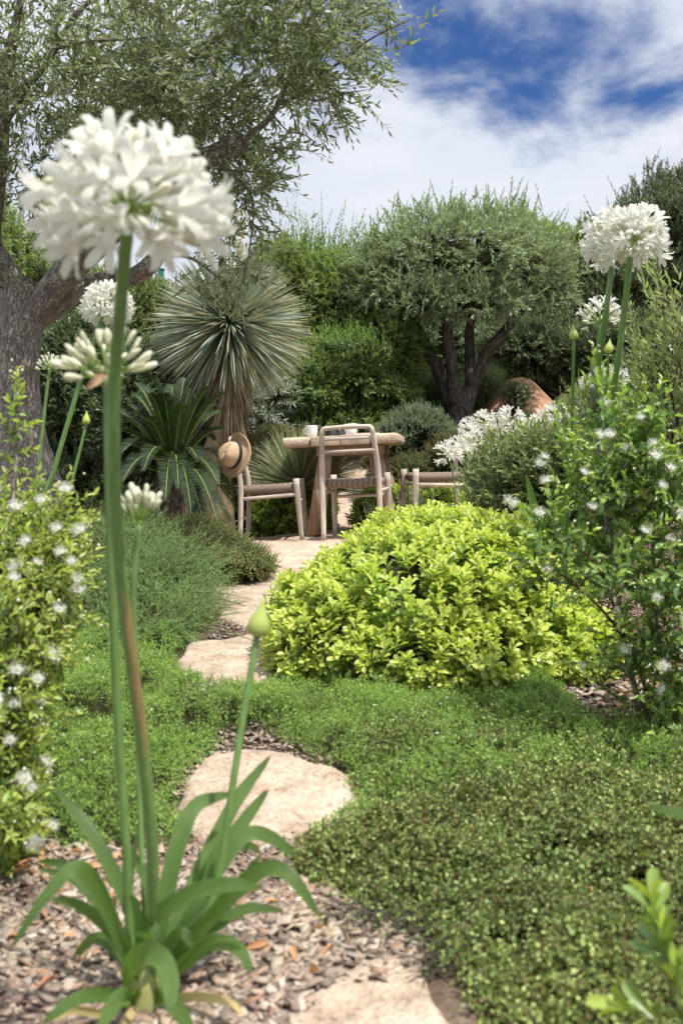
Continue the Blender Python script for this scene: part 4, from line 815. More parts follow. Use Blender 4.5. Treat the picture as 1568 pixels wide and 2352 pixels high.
obj('cover', [dict(V=cov+[(a, b, c-.0012) for a, b, c in cov], F=[(i, i+1, 10+i, 9+i) for i in range(8)]+[(18+i, 27+i, 28+i, 19+i) for i in range(8)])], [plain('pink cover', (.62, .34, .30), .4, (.70, .62, .58), 14)], mg)

# straw hat hung on the left chair's back corner
hc = W(541, 1046, 7.06)
hat = empty('straw_hat', Vector(hc), 'woven straw hat with a black band hung on the left chair', 'hat')
ax = Vector((-.66, -.72, .14)).normalized(); upv = Vector((.30, -.10, .95)); xx = ax.cross(upv).normalized(); yy_ = xx.cross(ax).normalized()
hat.scale = (1.08, 1.08, 1.08); hat.rotation_euler = Matrix((xx, -yy_, ax)).transposed().to_euler() if False else Matrix((yy_, ax.cross(yy_), ax)).transposed().to_euler()
V, Fc = [], []; NS = 48
prof = [(.150, -.004), (.149, .003), (.128, -.002), (.108, -.001), (.094, .003), (.0885, .012), (.0865, .035), (.084, .06), (.079, .085), (.070, .102), (.055, .112), (.036, .116), (.018, .116), (.001, .115)]
for r_, z_ in prof:
    for a in np.linspace(0, 2*math.pi, NS, endpoint=False):
        x_, y_ = r_*1.0*math.cos(a), r_*.86*math.sin(a); zz = z_
        if r_ > .1: zz += .016*((r_-.1)/.05)*math.cos(2*a)+.006*math.sin(3*a+1)*((r_-.1)/.05)
        if z_ > .05:
            k_ = min(1, (z_-.05)/.06); front = max(0, x_/.08)
            zz -= k_*(.030*math.exp(-(y_/.022)**2)*(.35+.65*max(0, min(1, .6+x_/.09)))) + k_*.012*front
            y_ *= 1-.26*k_*front
        V.append((x_, y_, zz))
Fc = [(i*NS+j, i*NS+(j+1) % NS, (i+1)*NS+(j+1) % NS, (i+1)*NS+j) for i in range(len(prof)-1) for j in range(NS)]
hm = obj('hat_body', [dict(V=V, F=Fc)], [M['straw']], hat, smooth=True)
sm_ = hm.modifiers.new('thickness', 'SOLIDIFY'); sm_.thickness = .002
bv = [((r_+.0016)*math.cos(a), (r_+.0016)*.86*math.sin(a), z_) for r_, z_ in ((.0885, .010), (.0883, .012), (.0868, .033), (.0862, .036)) for a in np.linspace(0, 2*math.pi, NS, endpoint=False)]
bnd = obj('band', [dict(V=bv, F=[(i*NS+j, i*NS+(j+1) % NS, (i+1)*NS+(j+1) % NS, (i+1)*NS+j) for i in range(3) for j in range(NS)])], [M['black']], hat, smooth=True)
sm_ = bnd.modifiers.new('thickness', 'SOLIDIFY'); sm_.thickness = .0012; sm_.offset = 1

# ================================================================== golden bush
GB = [PB(960, 1395, 3.45, 265, 178, .46), PB(1110, 1405, 3.5, 240, 200, .46), PB(780, 1440, 3.4, 160, 125, .40), PB(1260, 1470, 3.4, 120, 105, .33), PB(1010, 1265, 3.75, 200, 88, .30), PB(715, 1480, 3.3, 95, 90, .3), PB(1000, 1490, 3.2, 280, 75, .3), PB(1325, 1500, 3.35, 95, 75, .3)]
bush('golden_bush', GB, 3900, 10, .041, .0195, 'pittos', 'rounded bush of bright golden green spoon shaped leaves right of the path', 'bush', None, slen=.06, ang=68, tm=T_OBO, droop=0, up=.75, inner=.74, cf=.66, seed=90, amp=.13, nf=5, lowcut=-.8, tip_small=.35, tonep=1.4, tw='greentwig', rnd=.22, face_up=.5)

# ================================================================== carpets of creeping plants
def carpet_pts(poly, n, edge=.10, hmax=.06, f=9, seed=0):
    lo, hi = poly.min(0), poly.max(0); P = lo+rng.random((int(n*2.6), 2))*(hi-lo); P = P[inpoly(P, poly)][:n]
    d = polyd(P, poly); P3 = np.c_[P, 0*P[:, 0]]
    k = (d > .03*rng.random(len(P))+.012*sn(P3, 25, seed+3, 2)) & (sn(P3, 17, seed+9, 3) > -.62); P, d, P3 = P[k], d[k], P3[k]
    h = np.maximum(hmax*np.clip(d/edge, .12, 1)**.6*(.70+.50*sn(P3, f, seed, 4)+rng.normal(0, .10, len(P))), .015)
    return np.c_[P, gz(P[:, 0], P[:, 1])+h], h
MATP = gpoly([(-260, 2010), (0, 1975), (100, 1955), (200, 1985), (300, 1960), (415, 1985), (450, 1935), (430, 1900), (420, 1870), (445, 1800), (490, 1755), (520, 1700), (600, 1698), (680, 1742), (780, 1800), (805, 1850), (770, 1885), (680, 1935), (860, 1950), (1000, 1905), (1200, 1850), (1400, 1825), (1700, 1830), (1750, 1700), (1560, 1700), (1450, 1690), (1340, 1640), (1290, 1555), (1150, 1500), (700, 1500), (655, 1555), (630, 1575), (545, 1595), (460, 1582), (418, 1555), (412, 1515), (445, 1480), (300, 1420), (200, 1370), (-100, 1330), (-420, 1400)])
cs = sheet(MATP, .010, .03, 0, '', None, edge=.10, rough=.004, f=11, seed=21)
P, h = carpet_pts(MATP, 42000, .10, .080, 10, 21)
U = unit(rng.normal(0, .6, P.shape)+[0, 0, .75]); pc = shoots(P-U*.02, U, rng.uniform(.02, .042, len(P)), 9, 62, .0105, .0034, T_DIA, .05, stem=.0004, t0=.1, tip_small=.25, face_up=.5, tonep=1.6)
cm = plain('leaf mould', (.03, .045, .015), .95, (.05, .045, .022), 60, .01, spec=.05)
for p in pc: p['m'] += 1
# paler straggly runners near the path
P2, h2 = carpet_pts(gpoly([(560, 1615), (700, 1620), (900, 1700), (860, 1800), (790, 1790), (700, 1740), (610, 1670), (480, 1700), (400, 1640)]), 1500, .05, .06, 10, 5)
U = unit(rng.normal(0, .8, P2.shape)+[0, 0, .5]); pr_ = shoots(P2, U, rng.uniform(.03, .07, len(P2)), 10, 60, .010, .003, T_DIA, .1, stem=.0005)
pr_[0]['m'] = 1; pr_[1]['m'] = 4
# white specks of bloom
q = P[rng.choice(len(P), 70)]; X, Fc = place(T_ROUND, np.repeat(q+[0, 0, .025], 4, 0), np.tile(unit(np.array([(1, 0, .5), (-1, 0, .5), (0, 1, .5), (0, -1, .5)], float)), (70, 1)), np.tile([0, 0, 1.], (280, 1)), .006, .004)
tag(obj('creeping_groundcover', [cs]+pc+pr_+[dict(V=X, F=Fc, m=5)], [cm, M['mat'], M['greentwig'], M['silver'], M['twig'], M['petal']]), kind='stuff')

MUP = gpoly([(1760, 1765), (1500, 1790), (1300, 1800), (1120, 1815), (960, 1865), (870, 1905), (780, 1915), (700, 1950), (655, 2000), (700, 2060), (790, 2095), (850, 2120), (900, 2165), (985, 2205), (1040, 2270), (1085, 2350), (1150, 2480), (1200, 2650), (2050, 2700), (2000, 1900)])
cs = sheet(MUP, .010, .02, 0, '', None, edge=.09, rough=.004, f=12, seed=31)
P, h = carpet_pts(MUP, 21000, .09, .080, 11, 31)
U = unit(rng.normal(0, .75, P.shape)+[0, 0, .5]); pc = shoots(P-U*.015, U, rng.uniform(.025, .06, len(P)), 7, 75, .0092, .0080, T_ROUND, .1, stem=.0005, t0=.05, tip_small=.3, face_up=.25, jit=.6, tonep=1)
for p in pc: p['m'] += 1
Pm, hm_ = carpet_pts(gpoly([(1700, 1560), (1400, 1680), (1100, 1640), (800, 1720), (800, 1850), (960, 1900), (1700, 1850)]), 1500, .05, .075, 10, 8)
U = unit(rng.normal(0, .6, Pm.shape)+[0, 0, .6]); p2 = shoots(Pm, U, rng.uniform(.03, .06, len(Pm)), 7, 70, .0085, .0075, T_ROUND, .1, stem=.0005)
for p in p2: p['m'] += 1
ed_ = gpoly([(760, 2080), (850, 2105), (930, 2150), (1010, 2210), (1060, 2270), (1100, 2340), (1050, 2300), (960, 2215), (880, 2175), (780, 2110)])
P3, _ = carpet_pts(ed_, 1400, .02, .03, 10, 9); U = unit(rng.normal(0, 1, P3.shape)*[1, 1, .25]+[-.3, -.3, .1]); p3 = shoots(P3, U, rng.uniform(.05, .13, len(P3)), 3, 60, .007, .006, T_ROUND, .15, stem=.0010)
p3[0]['m'] = 1; p3[1]['m'] = 3
tag(obj('round_leaf_groundcover', [cs]+pc+p2+p3, [cm, M['muehl'], M['redtwig'], M['barkdark']]), kind='stuff')

# wood chips
def chips(poly, n, smin=.008, smax=.026, lift=.004, mname='chip'):
    lo, hi = poly.min(0), poly.max(0); P = lo+rng.random((n*3, 2))*(hi-lo); P = P[inpoly(P, poly)][:n]; n = len(P)
    B = box((0, 0, 0), (1, 1, 1)); v = B['V']*np.array([1, 1, 1]); v = v+0
    base = np.broadcast_to(v, (n, 8, 3)).copy(); Lc = smin+(smax-smin)*rng.random(n)**1.6; base[:, :, 0] *= Lc[:, None]; base[:, :, 1] *= (Lc*rng.uniform(.3, .75, n))[:, None]; base[:, :, 2] *= rng.uniform(.002, .006, n)[:, None]
    base[:, :, :2] *= rng.uniform(.65, 1.25, (n, 8, 1)); base += rng.normal(0, .0007, base.shape)
    a = rng.uniform(0, 6.283, n); tx = rng.normal(0, .28, n); ty = rng.normal(0, .28, n)
    ca, sa = np.cos(a), np.sin(a); x, y_, z_ = base[..., 0], base[..., 1], base[..., 2]
    X = x*ca[:, None]-y_*sa[:, None]; Y = x*sa[:, None]+y_*ca[:, None]; Z = z_+x*tx[:, None]+y_*ty[:, None]
    g_ = gz(P[:, 0], P[:, 1])+lift+rng.random(n)*.012
    return dict(V=np.stack([X+P[:, :1], Y+P[:, 1:2], Z+g_[:, None]], -1), F=B['F'])
CH = gpoly([(-420, 2750), (-420, 1985), (0, 1965), (100, 1945), (330, 1980), (420, 1960), (500, 1955), (600, 1960), (700, 1940), (760, 2060), (870, 2120), (960, 2200), (960, 2260), (720, 2290), (660, 2420), (640, 2750)])
c1 = chips(CH, 14000, .009, .032); c2 = chips(CH, 500, .02, .038, .008)
c2['V'] = c2['V']
tag(obj('wood_chips', [c1, c2, chips(gpoly([(390, 1960), (400, 1780), (500, 1690), (610, 1660), (720, 1730), (850, 1800), (880, 1900), (700, 2000)]), 1800, .006, .018)], [M['chip']]), kind='stuff')
tag(obj('wood_chips', [chips(gpoly([(1200, 1600), (1340, 1660), (1500, 1740), (1750, 1760), (1750, 1400), (1330, 1380), (1250, 1440)]), 7000, .007, .026), chips(gpoly([(540, 1245), (700, 1225), (720, 1240), (600, 1250)]), 500, .006, .02), chips(gpoly([(470, 1470), (520, 1430), (680, 1420), (690, 1490), (600, 1470)]), 900, .006, .018), chips(gpoly([(1290, 1500), (1480, 1560), (1480, 1660), (1300, 1560)]), 300, .03, .06)], [M['chip']]), kind='stuff')
fl = []
for pl, n_ in (([(1280, 1450), (1480, 1420), (1560, 1700), (1400, 1660)], 60), ([(0, 1980), (400, 1980), (500, 2300), (0, 2300)], 40), ([(500, 2050), (800, 2100), (850, 2300), (600, 2340)], 12), ([(420, 1760), (780, 1800), (760, 1920), (450, 1950)], 5), ([(900, 1900), (1500, 1850), (1500, 2250), (1000, 2150)], 9), ([(1500, 1800), (1568, 1750), (1568, 1860)], 8), ([(560, 1380), (650, 1400), (650, 1560), (600, 1560)], 5)):
    pp = gpoly(pl); P, _ = carpet_pts(pp, n_, .01, .02, 8, 2); X, Fc = place(T_OVA, P+[0, 0, .01], unit(rng.normal(size=P.shape)*[1, 1, .3]), unit(rng.normal(0, .5, P.shape)+[0, 0, 1]), rng.uniform(.022, .04, len(P)), .012); fl.append(dict(V=X, F=Fc))
tag(obj('fallen_leaves', fl, [leafmat('dry leaf', [(.42, .16, .05), (.50, .24, .08), (.34, .17, .09)], trans=.2)]), kind='stuff')

# ================================================================== rosemary and vines left of the path
rsb = [PB(380, 1350, 4.2, 115, 120, .45), PB(290, 1300, 4.5, 110, 120, .4), PB(430, 1405, 4.0, 70, 55, .3), PB(230, 1400, 4.1, 100, 90, .35), PB(350, 1420, 3.8, 130, 50, .3)]
r_ = bush('rosemary_bush', rsb, 2100, 52, .019, .0032, 'rosemary', 'feathery green rosemary sprawling beside the path in front of the palm', 'bush', None, slen=.24, ang=55, tm=T_NEED, up=.4, inner=.6, cf=.5, seed=95, droop=.12, tip_small=.5, rnd=.55, stem=.0008, nf=5, amp=.2, tw='greentwig')
P, U = blob_surface(rsb, 70, .9, seed=5); D = unit(U+np.array([.8, -.3, .15])+rng.normal(0, .2, U.shape))
rc_ = obj('long_sprays', shoots(P, D, rng.uniform(.14, .28, len(P)), 46, 60, .019, .0024, T_NEED, .12, stem=.0022), [M['rosemary'], M['twig']], r_, base=np.array(r_.location))
bush('wire_vine', [PB(575, 1292, 4.95, 62, 20, .22), PB(545, 1275, 5.0, 65, 26, .3), PB(480, 1245, 5.4, 90, 30, .35), PB(420, 1220, 5.7, 100, 34, .4)], 1500, 14, .010, .009, 'muehl', 'brownish tiny leaved creeper at the left edge of the gravel terrace', 'plant', None, slen=.09, ang=75, tm=T_DIA, up=.3, cf=.8, tw='redtwig', seed=97)
bush('wire_vine', [PB(180, 1230, 4.9, 120, 50, .4), PB(80, 1260, 4.4, 130, 60, .4), PB(270, 1210, 5.6, 90, 45, .4)], 1400, 14, .011, .010, 'muehl', 'scrambling small leaved creeper around the foot of the old olive trunk', 'plant', None, slen=.12, ang=75, tm=T_DIA, up=.4, cf=.75, tw='redtwig', seed=99)

# ================================================================== willow leaved shrub, myrtles
bush('willow_leaved_shrub', [PB(1190, 1110, 4.7, 85, 110, .35), PB(1270, 1090, 4.5, 85, 110, .35), PB(1135, 1150, 4.8, 45, 80, .3), PB(1340, 1120, 4.4, 80, 110, .35)], 430, 15, .050, .0165, 'willow', 'upright grey green shrub with narrow leaves right of the right chair', 'shrub', None, slen=.22, ang=45, up=.9, inner=.5, cf=.5, seed=101, tm=T_OVA, sprouts=26, sprout_len=.14, tw='redtwig', opposite=True, tip_small=.3)
bush('willow_leaved_shrub', [PB(1510, 850, 3.7, 60, 110, .25), PB(1570, 800, 3.6, 70, 130, .25), PB(1490, 1000, 3.7, 90, 130, .3), PB(1590, 1000, 3.6, 80, 180, .3)], 120, 14, .058, .014, 'willow2', 'tall loose shrub with long narrow leaves at the right edge', 'shrub', None, slen=.28, ang=48, up=1.2, inner=.3, cf=0, seed=103, sprouts=10, sprout_len=.3, tw='redtwig', opposite=True, tip_small=.3, ground=False, stem=.0018)

def flower_mesh(r=.011):
    pc = []
    D = np.array([(math.cos(a), math.sin(a), .25) for a in np.arange(5)*1.2566]); X, Fc = place(T_ROUND, D*.001, D, np.tile([0, 0, 1.], (5, 1)), r*.85, r*.75); pc.append(dict(V=X, F=Fc, m=0))
    u = rnd_unit(240); u = u[u[:, 2] > .0]; X, Fc = place(strip([0, .9, 1], [1, .6, 2.2]), u*.001, u, rnd_unit(len(u)), r*1.3, .0005); pc.append(dict(V=X, F=Fc, m=0))
    return mesh_from('flower', pc, [M['petal']])
FM = [flower_mesh(), flower_mesh(.0125)]
def put_flowers(root, P, U, sc=1.0, seed=0):
    b = np.array(root.location)
    for i, (p, u) in enumerate(zip(P, U)):
        o = bpy.data.objects.new('flower', FM[i % 2]); COL.objects.link(o); o.parent = root; o.location = Vector(p-b)
        o.rotation_euler = Vector(unit(u+np.array([0, -.3, .5])+rng.normal(0, .25, 3))).to_track_quat('Z', 'Y').to_euler(); s = sc*rng.uniform(.8, 1.25); o.scale = (s, s, s)
def buds(P, n, r=.0028, m=0): 
    T = sphere((0, 0, 0), 1, 6, 4); i = rng.choice(len(P), n); q = P[i]+rng.normal(0, .012, (n, 3)); s = r*rng.uniform(.7, 1.3, (n, 1, 1))
    return dict(V=T['V'][None]*s+q[:, None, :], F=T['F'], m=m)
def myrtle(name, blobs, n, stems, base, mleaf, label, nfl, nbud, ll, lw, slen, k, seed, extra=(), inner=.35, up=.5, flow=None):
    root = thing(name, base, label, 'shrub', 'white flowering myrtles'); b0 = np.array(base)
    P, U = blob_surface(blobs, n, inner, up, seed=seed, amp=.22, nf=5, lowcut=-.9)
    D = unit(U*.8+np.array([0, 0, up])+rng.normal(0, .4, U.shape)); L = slen*rng.uniform(.5, 1.2, len(P))
    if len(extra):
        E = np.array([W(*e[:3]) for e in extra]); P = np.vstack([P, E]); D = np.vstack([D, unit(np.array([e[3] for e in extra], float))]); L = np.r_[L, [e[4] for e in extra]]
    pc = shoots(P-D*L[:, None]*.6, D, L, k, 58, ll, lw, T_OVA, .04, True, stem=.0013, t0=.05, tip_small=.45, tonep=2.2)
    obj('foliage', pc, [M[mleaf], M['redtwig']], root, base=b0)
    for s_, r0 in stems:
        pth = [W(*q) if not isinstance(q, np.ndarray) else q for q in s_]
        obj('stem', [tube(pth, np.linspace(r0, r0*.45, len(pth)), 9, 6, .0006, 40, seed=len(pth))], [M['redtwig'] if r0 < .006 else M['bark']], root, smooth=True, base=b0)
    tips = P+D*L[:, None]*.38
    bd = obj('buds', [buds(tips, nbud)], [M['bud']], root, smooth=True, base=b0); bd['kind'] = 'stuff'
    cand = np.where(tips[:, 1] < np.median(tips[:, 1])+.05)[0]; ch = rng.choice(cand, nfl, replace=False)
    FP = tips[ch]-np.array([0, .01, 0]); FU = D[ch]
    if flow is not None: FP = np.vstack([FP, [W(*f) for f in flow]]); FU = np.vstack([FU, np.tile([0, -.6, .5], (len(flow), 1))])
    put_flowers(root, FP, FU)
    return root
mb = np.array([W(1500, 1700, 2.65)[0], 2.65, 0]); mb[2] = float(gz(mb[0], mb[1]))
RB = [PB(1375, 1130, 2.65, 100, 110, .2), PB(1490, 1130, 2.6, 100, 120, .22), PB(1370, 1280, 2.5, 115, 85, .2), PB(1250, 1210, 2.5, 50, 70, .12), PB(1500, 1310, 2.5, 125, 120, .22), PB(1470, 1470, 2.55, 95, 80, .2), PB(1565, 1560, 2.5, 85, 150, .2), PB(1500, 1640, 2.6, 75, 55, .15), PB(1430, 1050, 2.6, 90, 80, .2), PB(1620, 1250, 2.6, 100, 280, .25), PB(1380, 960, 2.6, 55, 55, .12), PB(1480, 960, 2.6, 45, 55, .12)]
myrtle('myrtle_bush', RB, 300, [([mb, W(1470, 1620, 2.6), W(1432, 1480, 2.58), W(1415, 1330, 2.55), W(1385, 1150, 2.6), W(1365, 950, 2.6), W(1360, 840, 2.6)], .0095),
      ([mb+[.07, 0, 0], W(1540, 1580, 2.6), W(1508, 1450, 2.6), W(1500, 1280, 2.6), W(1490, 1100, 2.6), W(1482, 930, 2.6)], .0085), ([mb+[.02, .02, 0], W(1450, 1500, 2.6), W(1380, 1400, 2.5), W(1290, 1320, 2.5), W(1240, 1290, 2.5)], .005),
      ([W(1430, 1450, 2.58), W(1370, 1300, 2.5), W(1290, 1240, 2.5), W(1215, 1190, 2.5)], .0035), ([mb+[.1, .03, 0], W(1600, 1400, 2.6), W(1610, 1150, 2.6)], .007)], mb, 'myrtle', 'tall open myrtle with dark leaves and white fluffy flowers on the right', 42, 260, .037, .017, .20, 14, 111,
      extra=[(1362, 840, 2.6, (0, 0, 1), .14), (1380, 880, 2.6, (.1, 0, 1), .14), (1350, 910, 2.6, (-.2, 0, 1), .14), (1478, 920, 2.6, (0, 0, 1), .16), (1500, 1000, 2.6, (.3, 0, 1), .16), (1290, 1000, 2.6, (-.25, 0, 1), .16), (1300, 1060, 2.6, (-.3, 0, 1), .16), (1225, 1250, 2.5, (-1, 0, .4), .16), (1225, 1180, 2.5, (-1, 0, .5), .14), (1200, 1290, 2.5, (-.9, 0, .6), .14), (1250, 1330, 2.5, (-1, -.2, .2), .2), (1210, 1340, 2.5, (-1, 0, -.1), .14), (1390, 1580, 2.6, (-.6, 0, .5), .14), (1330, 1520, 2.5, (-1, 0, .2), .2)],
      flow=[(1385, 925, 2.55), (1400, 1000, 2.5), (1375, 1000, 2.5), (1240, 1180, 2.45), (1255, 1310, 2.45), (1360, 1165, 2.4), (1520, 1115, 2.4), (1540, 1075, 2.4), (1470, 960, 2.5), (1500, 1020, 2.45), (1250, 1050, 2.5), (1340, 1085, 2.45), (1480, 1220, 2.4), (1540, 1240, 2.4), (1240, 1065, 2.5)])
ml = np.array([W(-40, 1950, 1.95)[0], 1.95, 0]); ml[2] = float(gz(ml[0], ml[1]))
LB = [PB(-20, 1280, 2.15, 170, 170, .28), PB(95, 1240, 2.2, 90, 90, .2), PB(50, 1440, 2.0, 140, 130, .22), PB(140, 1330, 2.1, 60, 90, .15), PB(-60, 1600, 1.95, 130, 200, .25), PB(30, 1590, 1.9, 90, 90, .18), PB(-10, 1760, 1.85, 90, 110, .18), PB(20, 1850, 1.75, 60, 70, .12), PB(10, 1930, 1.8, 50, 60, .1)]
myrtle('myrtle_bush', LB, 680, [([ml, W(-60, 1700, 2.05), W(-20, 1400, 2.1), W(20, 1200, 2.1), W(38, 1060, 2.1), W(42, 900, 2.1)], .009), ([ml, W(0, 1600, 2.0), W(80, 1400, 2.05), W(150, 1270, 2.1)], .006), ([ml, W(-20, 1800, 1.9), W(40, 1620, 1.9), W(110, 1560, 1.9)], .005), ([ml, W(-160, 1500, 2.1), W(-150, 1250, 2.1)], .008)],
      ml, 'myrtle_l', 'sunlit pale green myrtle full of white flowers and yellow buds on the left', 52, 420, .027, .0125, .13, 12, 113,
      extra=[(40, 880, 2.1, (.05, 0, 1), .08), (45, 915, 2.1, (.3, 0, 1), .07), (30, 940, 2.1, (-.4, 0, 1), .07), (20, 985, 2.1, (-.5, 0, 1), .08), (60, 980, 2.1, (1, 0, .5), .07), (50, 1040, 2.1, (.8, 0, .3), .08), (15, 1050, 2.1, (-.6, 0, .6), .1), (150, 1120, 2.1, (.3, 0, 1), .10), (180, 1150, 2.1, (.8, 0, .5), .10), (90, 1110, 2.1, (.1, 0, 1), .1), (170, 1350, 2.05, (1, 0, .1), .1), (190, 1420, 2.0, (1, -.1, -.1), .12), (120, 1640, 1.9, (1, 0, .1), .12), (60, 1420, 1.9, (.5, -.6, .2), .1)],
      flow=[(60, 1245, 1.95), (140, 1270, 1.95), (165, 1290, 1.95), (180, 1330, 2.0), (180, 1355, 2.0), (185, 1220, 2.0), (40, 1540, 1.8), (88, 1560, 1.8), (25, 1700, 1.75), (60, 1790, 1.7), (75, 1810, 1.7), (130, 1215, 2.0), (150, 1125, 2.05), (95, 1150, 2.0)])

# ================================================================== agapanthus
def floret_tm():
    V, Fc = [], []
    for i in range(6):
        a = i*math.pi/3; rad = np.array([math.cos(a), 0, math.sin(a)]); sd = np.array([-math.sin(a), 0, math.cos(a)])
        o = len(V)
        for t, r_, w_ in ((0, .03, .05), (.30, .07, .10), (.58, .14, .19), (.82, .30, .245), (.97, .47, .19), (1.03, .58, .04)):
            y_ = t if t < .98 else .97; c_ = rad*r_+np.array([0, y_, 0])
            V += [c_-sd*w_/2, c_+np.array([0, .02, 0])-rad*.02, c_+sd*w_/2]
        for k_ in range(5):
            for j in range(2): a0 = o+k_*3+j; Fc.append((a0, a0+1, a0+4, a0+3))
    return np.array(V), Fc
T_FLO = floret_tm()
def lathey(prof, sides=7):
    p = lathe(prof, sides=sides); V = p['V'][:, [0, 2, 1]]; return V, p['F']
T_BUDA = lathey([(.02, 0), (.07, .12), (.11, .4), (.135, .7), (.10, .92), (.01, 1.0)])
T_PED = (np.array([(.5, 0, 0), (-.25, 0, .43), (-.25, 0, -.43), (.5, 1, 0), (-.25, 1, .43), (-.25, 1, -.43)], float), [(0, 1, 4, 3), (1, 2, 5, 4), (2, 0, 3, 5)])
T_PED = (T_PED[0]*[1, 1, .02], T_PED[1])
def umbel(c, Rr, n, fo, bud_only=False, fl=.5, axis=(0, 0, 1), low=-.55, seed=0, dry=0, pedw=.0018, bias=0.0, flat=1.0):
    """pedicels from a point, florets at their ends; fo = share open"""
    r = np.random.default_rng(seed); i = np.arange(n)+.5; z = 1-(1-low)*i/n; ph = i*2.39996
    u = np.stack([np.sqrt(1-z*z)*np.cos(ph), np.sqrt(1-z*z)*np.sin(ph), z], 1)+r.normal(0, .10, (n, 3)); u[:, 2] += bias; u = unit(u)
    q = np.array(Vector((0, 0, 1)).rotation_difference(Vector(axis)).to_matrix()); u = u@q.T
    Rr = Rr*(1-(1-flat)*np.abs(u[:, 2])); R0 = float(np.mean(Rr))
    Lp = Rr*(1-fl)*r.uniform(.82, 1.1, n); pe = c+u*Lp[:, None]; d2 = unit(u+np.array([0, 0, .25 if bud_only else -.10])+r.normal(0, .10, (n, 3)))
    X, Fc = place(T_PED, np.tile(c, (n, 1)), u, rnd_unit(n), Lp, pedw); out = [dict(V=X, F=Fc, m=1)]
    op = r.random(n) < fo; f_ = Rr*fl*r.uniform(.85, 1.12, n)
    dr = op & (u[:, 2] < -.25) & (r.random(n) < dry)
    o2 = op & ~dr
    if o2.any(): X, Fc = place(T_FLO, pe[o2], d2[o2], rnd_unit(n)[o2], f_[o2], f_[o2]); out.append(dict(V=X, F=Fc, m=0))
    b2 = ~op
    if b2.any():
        s = f_[b2]*r.uniform(.5, .95, b2.sum()); X, Fc = place(T_BUDA, pe[b2], d2[b2], rnd_unit(n)[b2], s, s*(1.35 if bud_only else 1.1)); out.append(dict(V=X, F=Fc, m=2))
    if dr.any():
        k_ = np.repeat(np.where(dr)[0], 5); X, Fc = place(T_LAN, pe[k_], unit(rnd_unit(len(k_))*.3+[0, 0, -1.]), rnd_unit(len(k_)), f_[k_]*.8, .005); out.append(dict(V=X, F=Fc, m=3))
    out.append(dict(sphere(c, R0*.07, 10, 6), m=1))
    return out
HM = [M['petal'], M['pedicel'], M['bud'], M['stemdry']]
def pod(c, axis, L_, base, parent):
    p = lathey([(.10, 0), (.24, .06), (.30, .22), (.25, .45), (.12, .68), (.05, .88), (.005, 1.0)], 12); ax_ = unit(np.array(axis, float)+[.05, 0, 0])[None]
    X, Fc = place(p, np.array([c]), ax_, np.array([[0, 1., 0]]), L_, L_); return obj('flower_bud', [dict(V=X, F=Fc)], [M['pod']], parent, smooth=True, base=base)
def fstem(pts, r0, r1, root, base, brown=None):
    pth = np.array([W(*p) if not isinstance(p, np.ndarray) else p for p in pts]); t = tube(pth, np.linspace(r0, r1, len(pts)), 12, 8)
    if brown is not None:
        zz = t['V'][:, 2]; y0, y1 = brown; t['tone'] = np.clip(np.minimum((zz-y0)/.16, (y1-zz)/.16), -.6, .62)[None]+.30*np.sign(t['V'][:, 0]-np.interp(zz, pth[::1, 2][np.argsort(pth[:, 2])], pth[np.argsort(pth[:, 2]), 0]))[None]
    else: t['tone'] = -.8
    return obj('flower_stem', [t], [M['stem']], root, smooth=True, base=base)
def strap(pts, wpx, root, base, d0, d1, fold=.20, twist=0.0, nm='leaf'):
    n = len(pts); ds = np.linspace(d0, d1, n); ctl = np.array([W(p[0], p[1], d) for p, d in zip(pts, ds)])
    pp = np.vstack([2*ctl[0]-ctl[1], ctl, 2*ctl[-1]-ctl[-2]]); C = []
    for i in range(n-1):
        for s in range(10):
            t = s/10; p0, p1, p2, p3 = pp[i:i+4]; C.append(.5*((2*p1)+(-p0+p2)*t+(2*p0-5*p1+4*p2-p3)*t*t+(-p0+3*p1-3*p2+p3)*t**3))
    C.append(ctl[-1]); C = np.array(C); m_ = len(C); T = unit(np.gradient(C, axis=0)); s = np.linspace(0, 1, m_)
    wd = wpx/F*d0*np.interp(s, [0, .15, .5, .8, .93, .985, 1], [.75, .85, 1, .82, .5, .22, .04])
    view = np.array([0, -1., .45]); nn = unit(view-np.sum(view*T, 1, keepdims=True)*T)
    tw = twist*s[:, None]; sd0 = np.cross(T, nn); sd = unit(sd0*np.cos(tw)+nn*np.sin(tw)); nn = np.cross(sd, T)
    f = [-.5, -.28, 0, .28, .5]; V = np.stack([C+sd*(wd*a)[:, None]+nn*(wd*fold*(a*a*4-.5)*(1-.5*s))[:, None] for a in f], 1)
    tc = np.stack([np.broadcast_to(np.array(f)[None], (m_, 5)), np.broadcast_to(s[:, None], (m_, 5)), np.zeros((m_, 5))], -1).reshape(1, -1, 3)
    Fc = [(i*5+j, i*5+j+1, i*5+6+j, i*5+5+j) for i in range(m_-1) for j in range(4)]
    return obj(nm, [dict(V=V.reshape(-1, 3), F=Fc, tc=tc)], [M['strap']], root, smooth=True, base=base)
ab = np.array([W(336, 2330, 1.385)[0], 1.385, 0]); ab[2] = float(gz(ab[0], ab[1]))
AG = 'white agapanthus plants'
ag = thing('agapanthus', ab, 'big blurred white agapanthus in front at the left with strap leaves', 'flower plant', AG)
obj('leaf_base', [tube([ab+[0, 0, -.02], W(336, 2320, 1.385), W(332, 2260, 1.385), W(330, 2200, 1.385)], [.020, .024, .023, .018], 16, 5, .001, 30)], [plain('pale leaf base', (.34, .36, .12), .5, (.24, .26, .10), 25)], ag, smooth=True, base=ab)
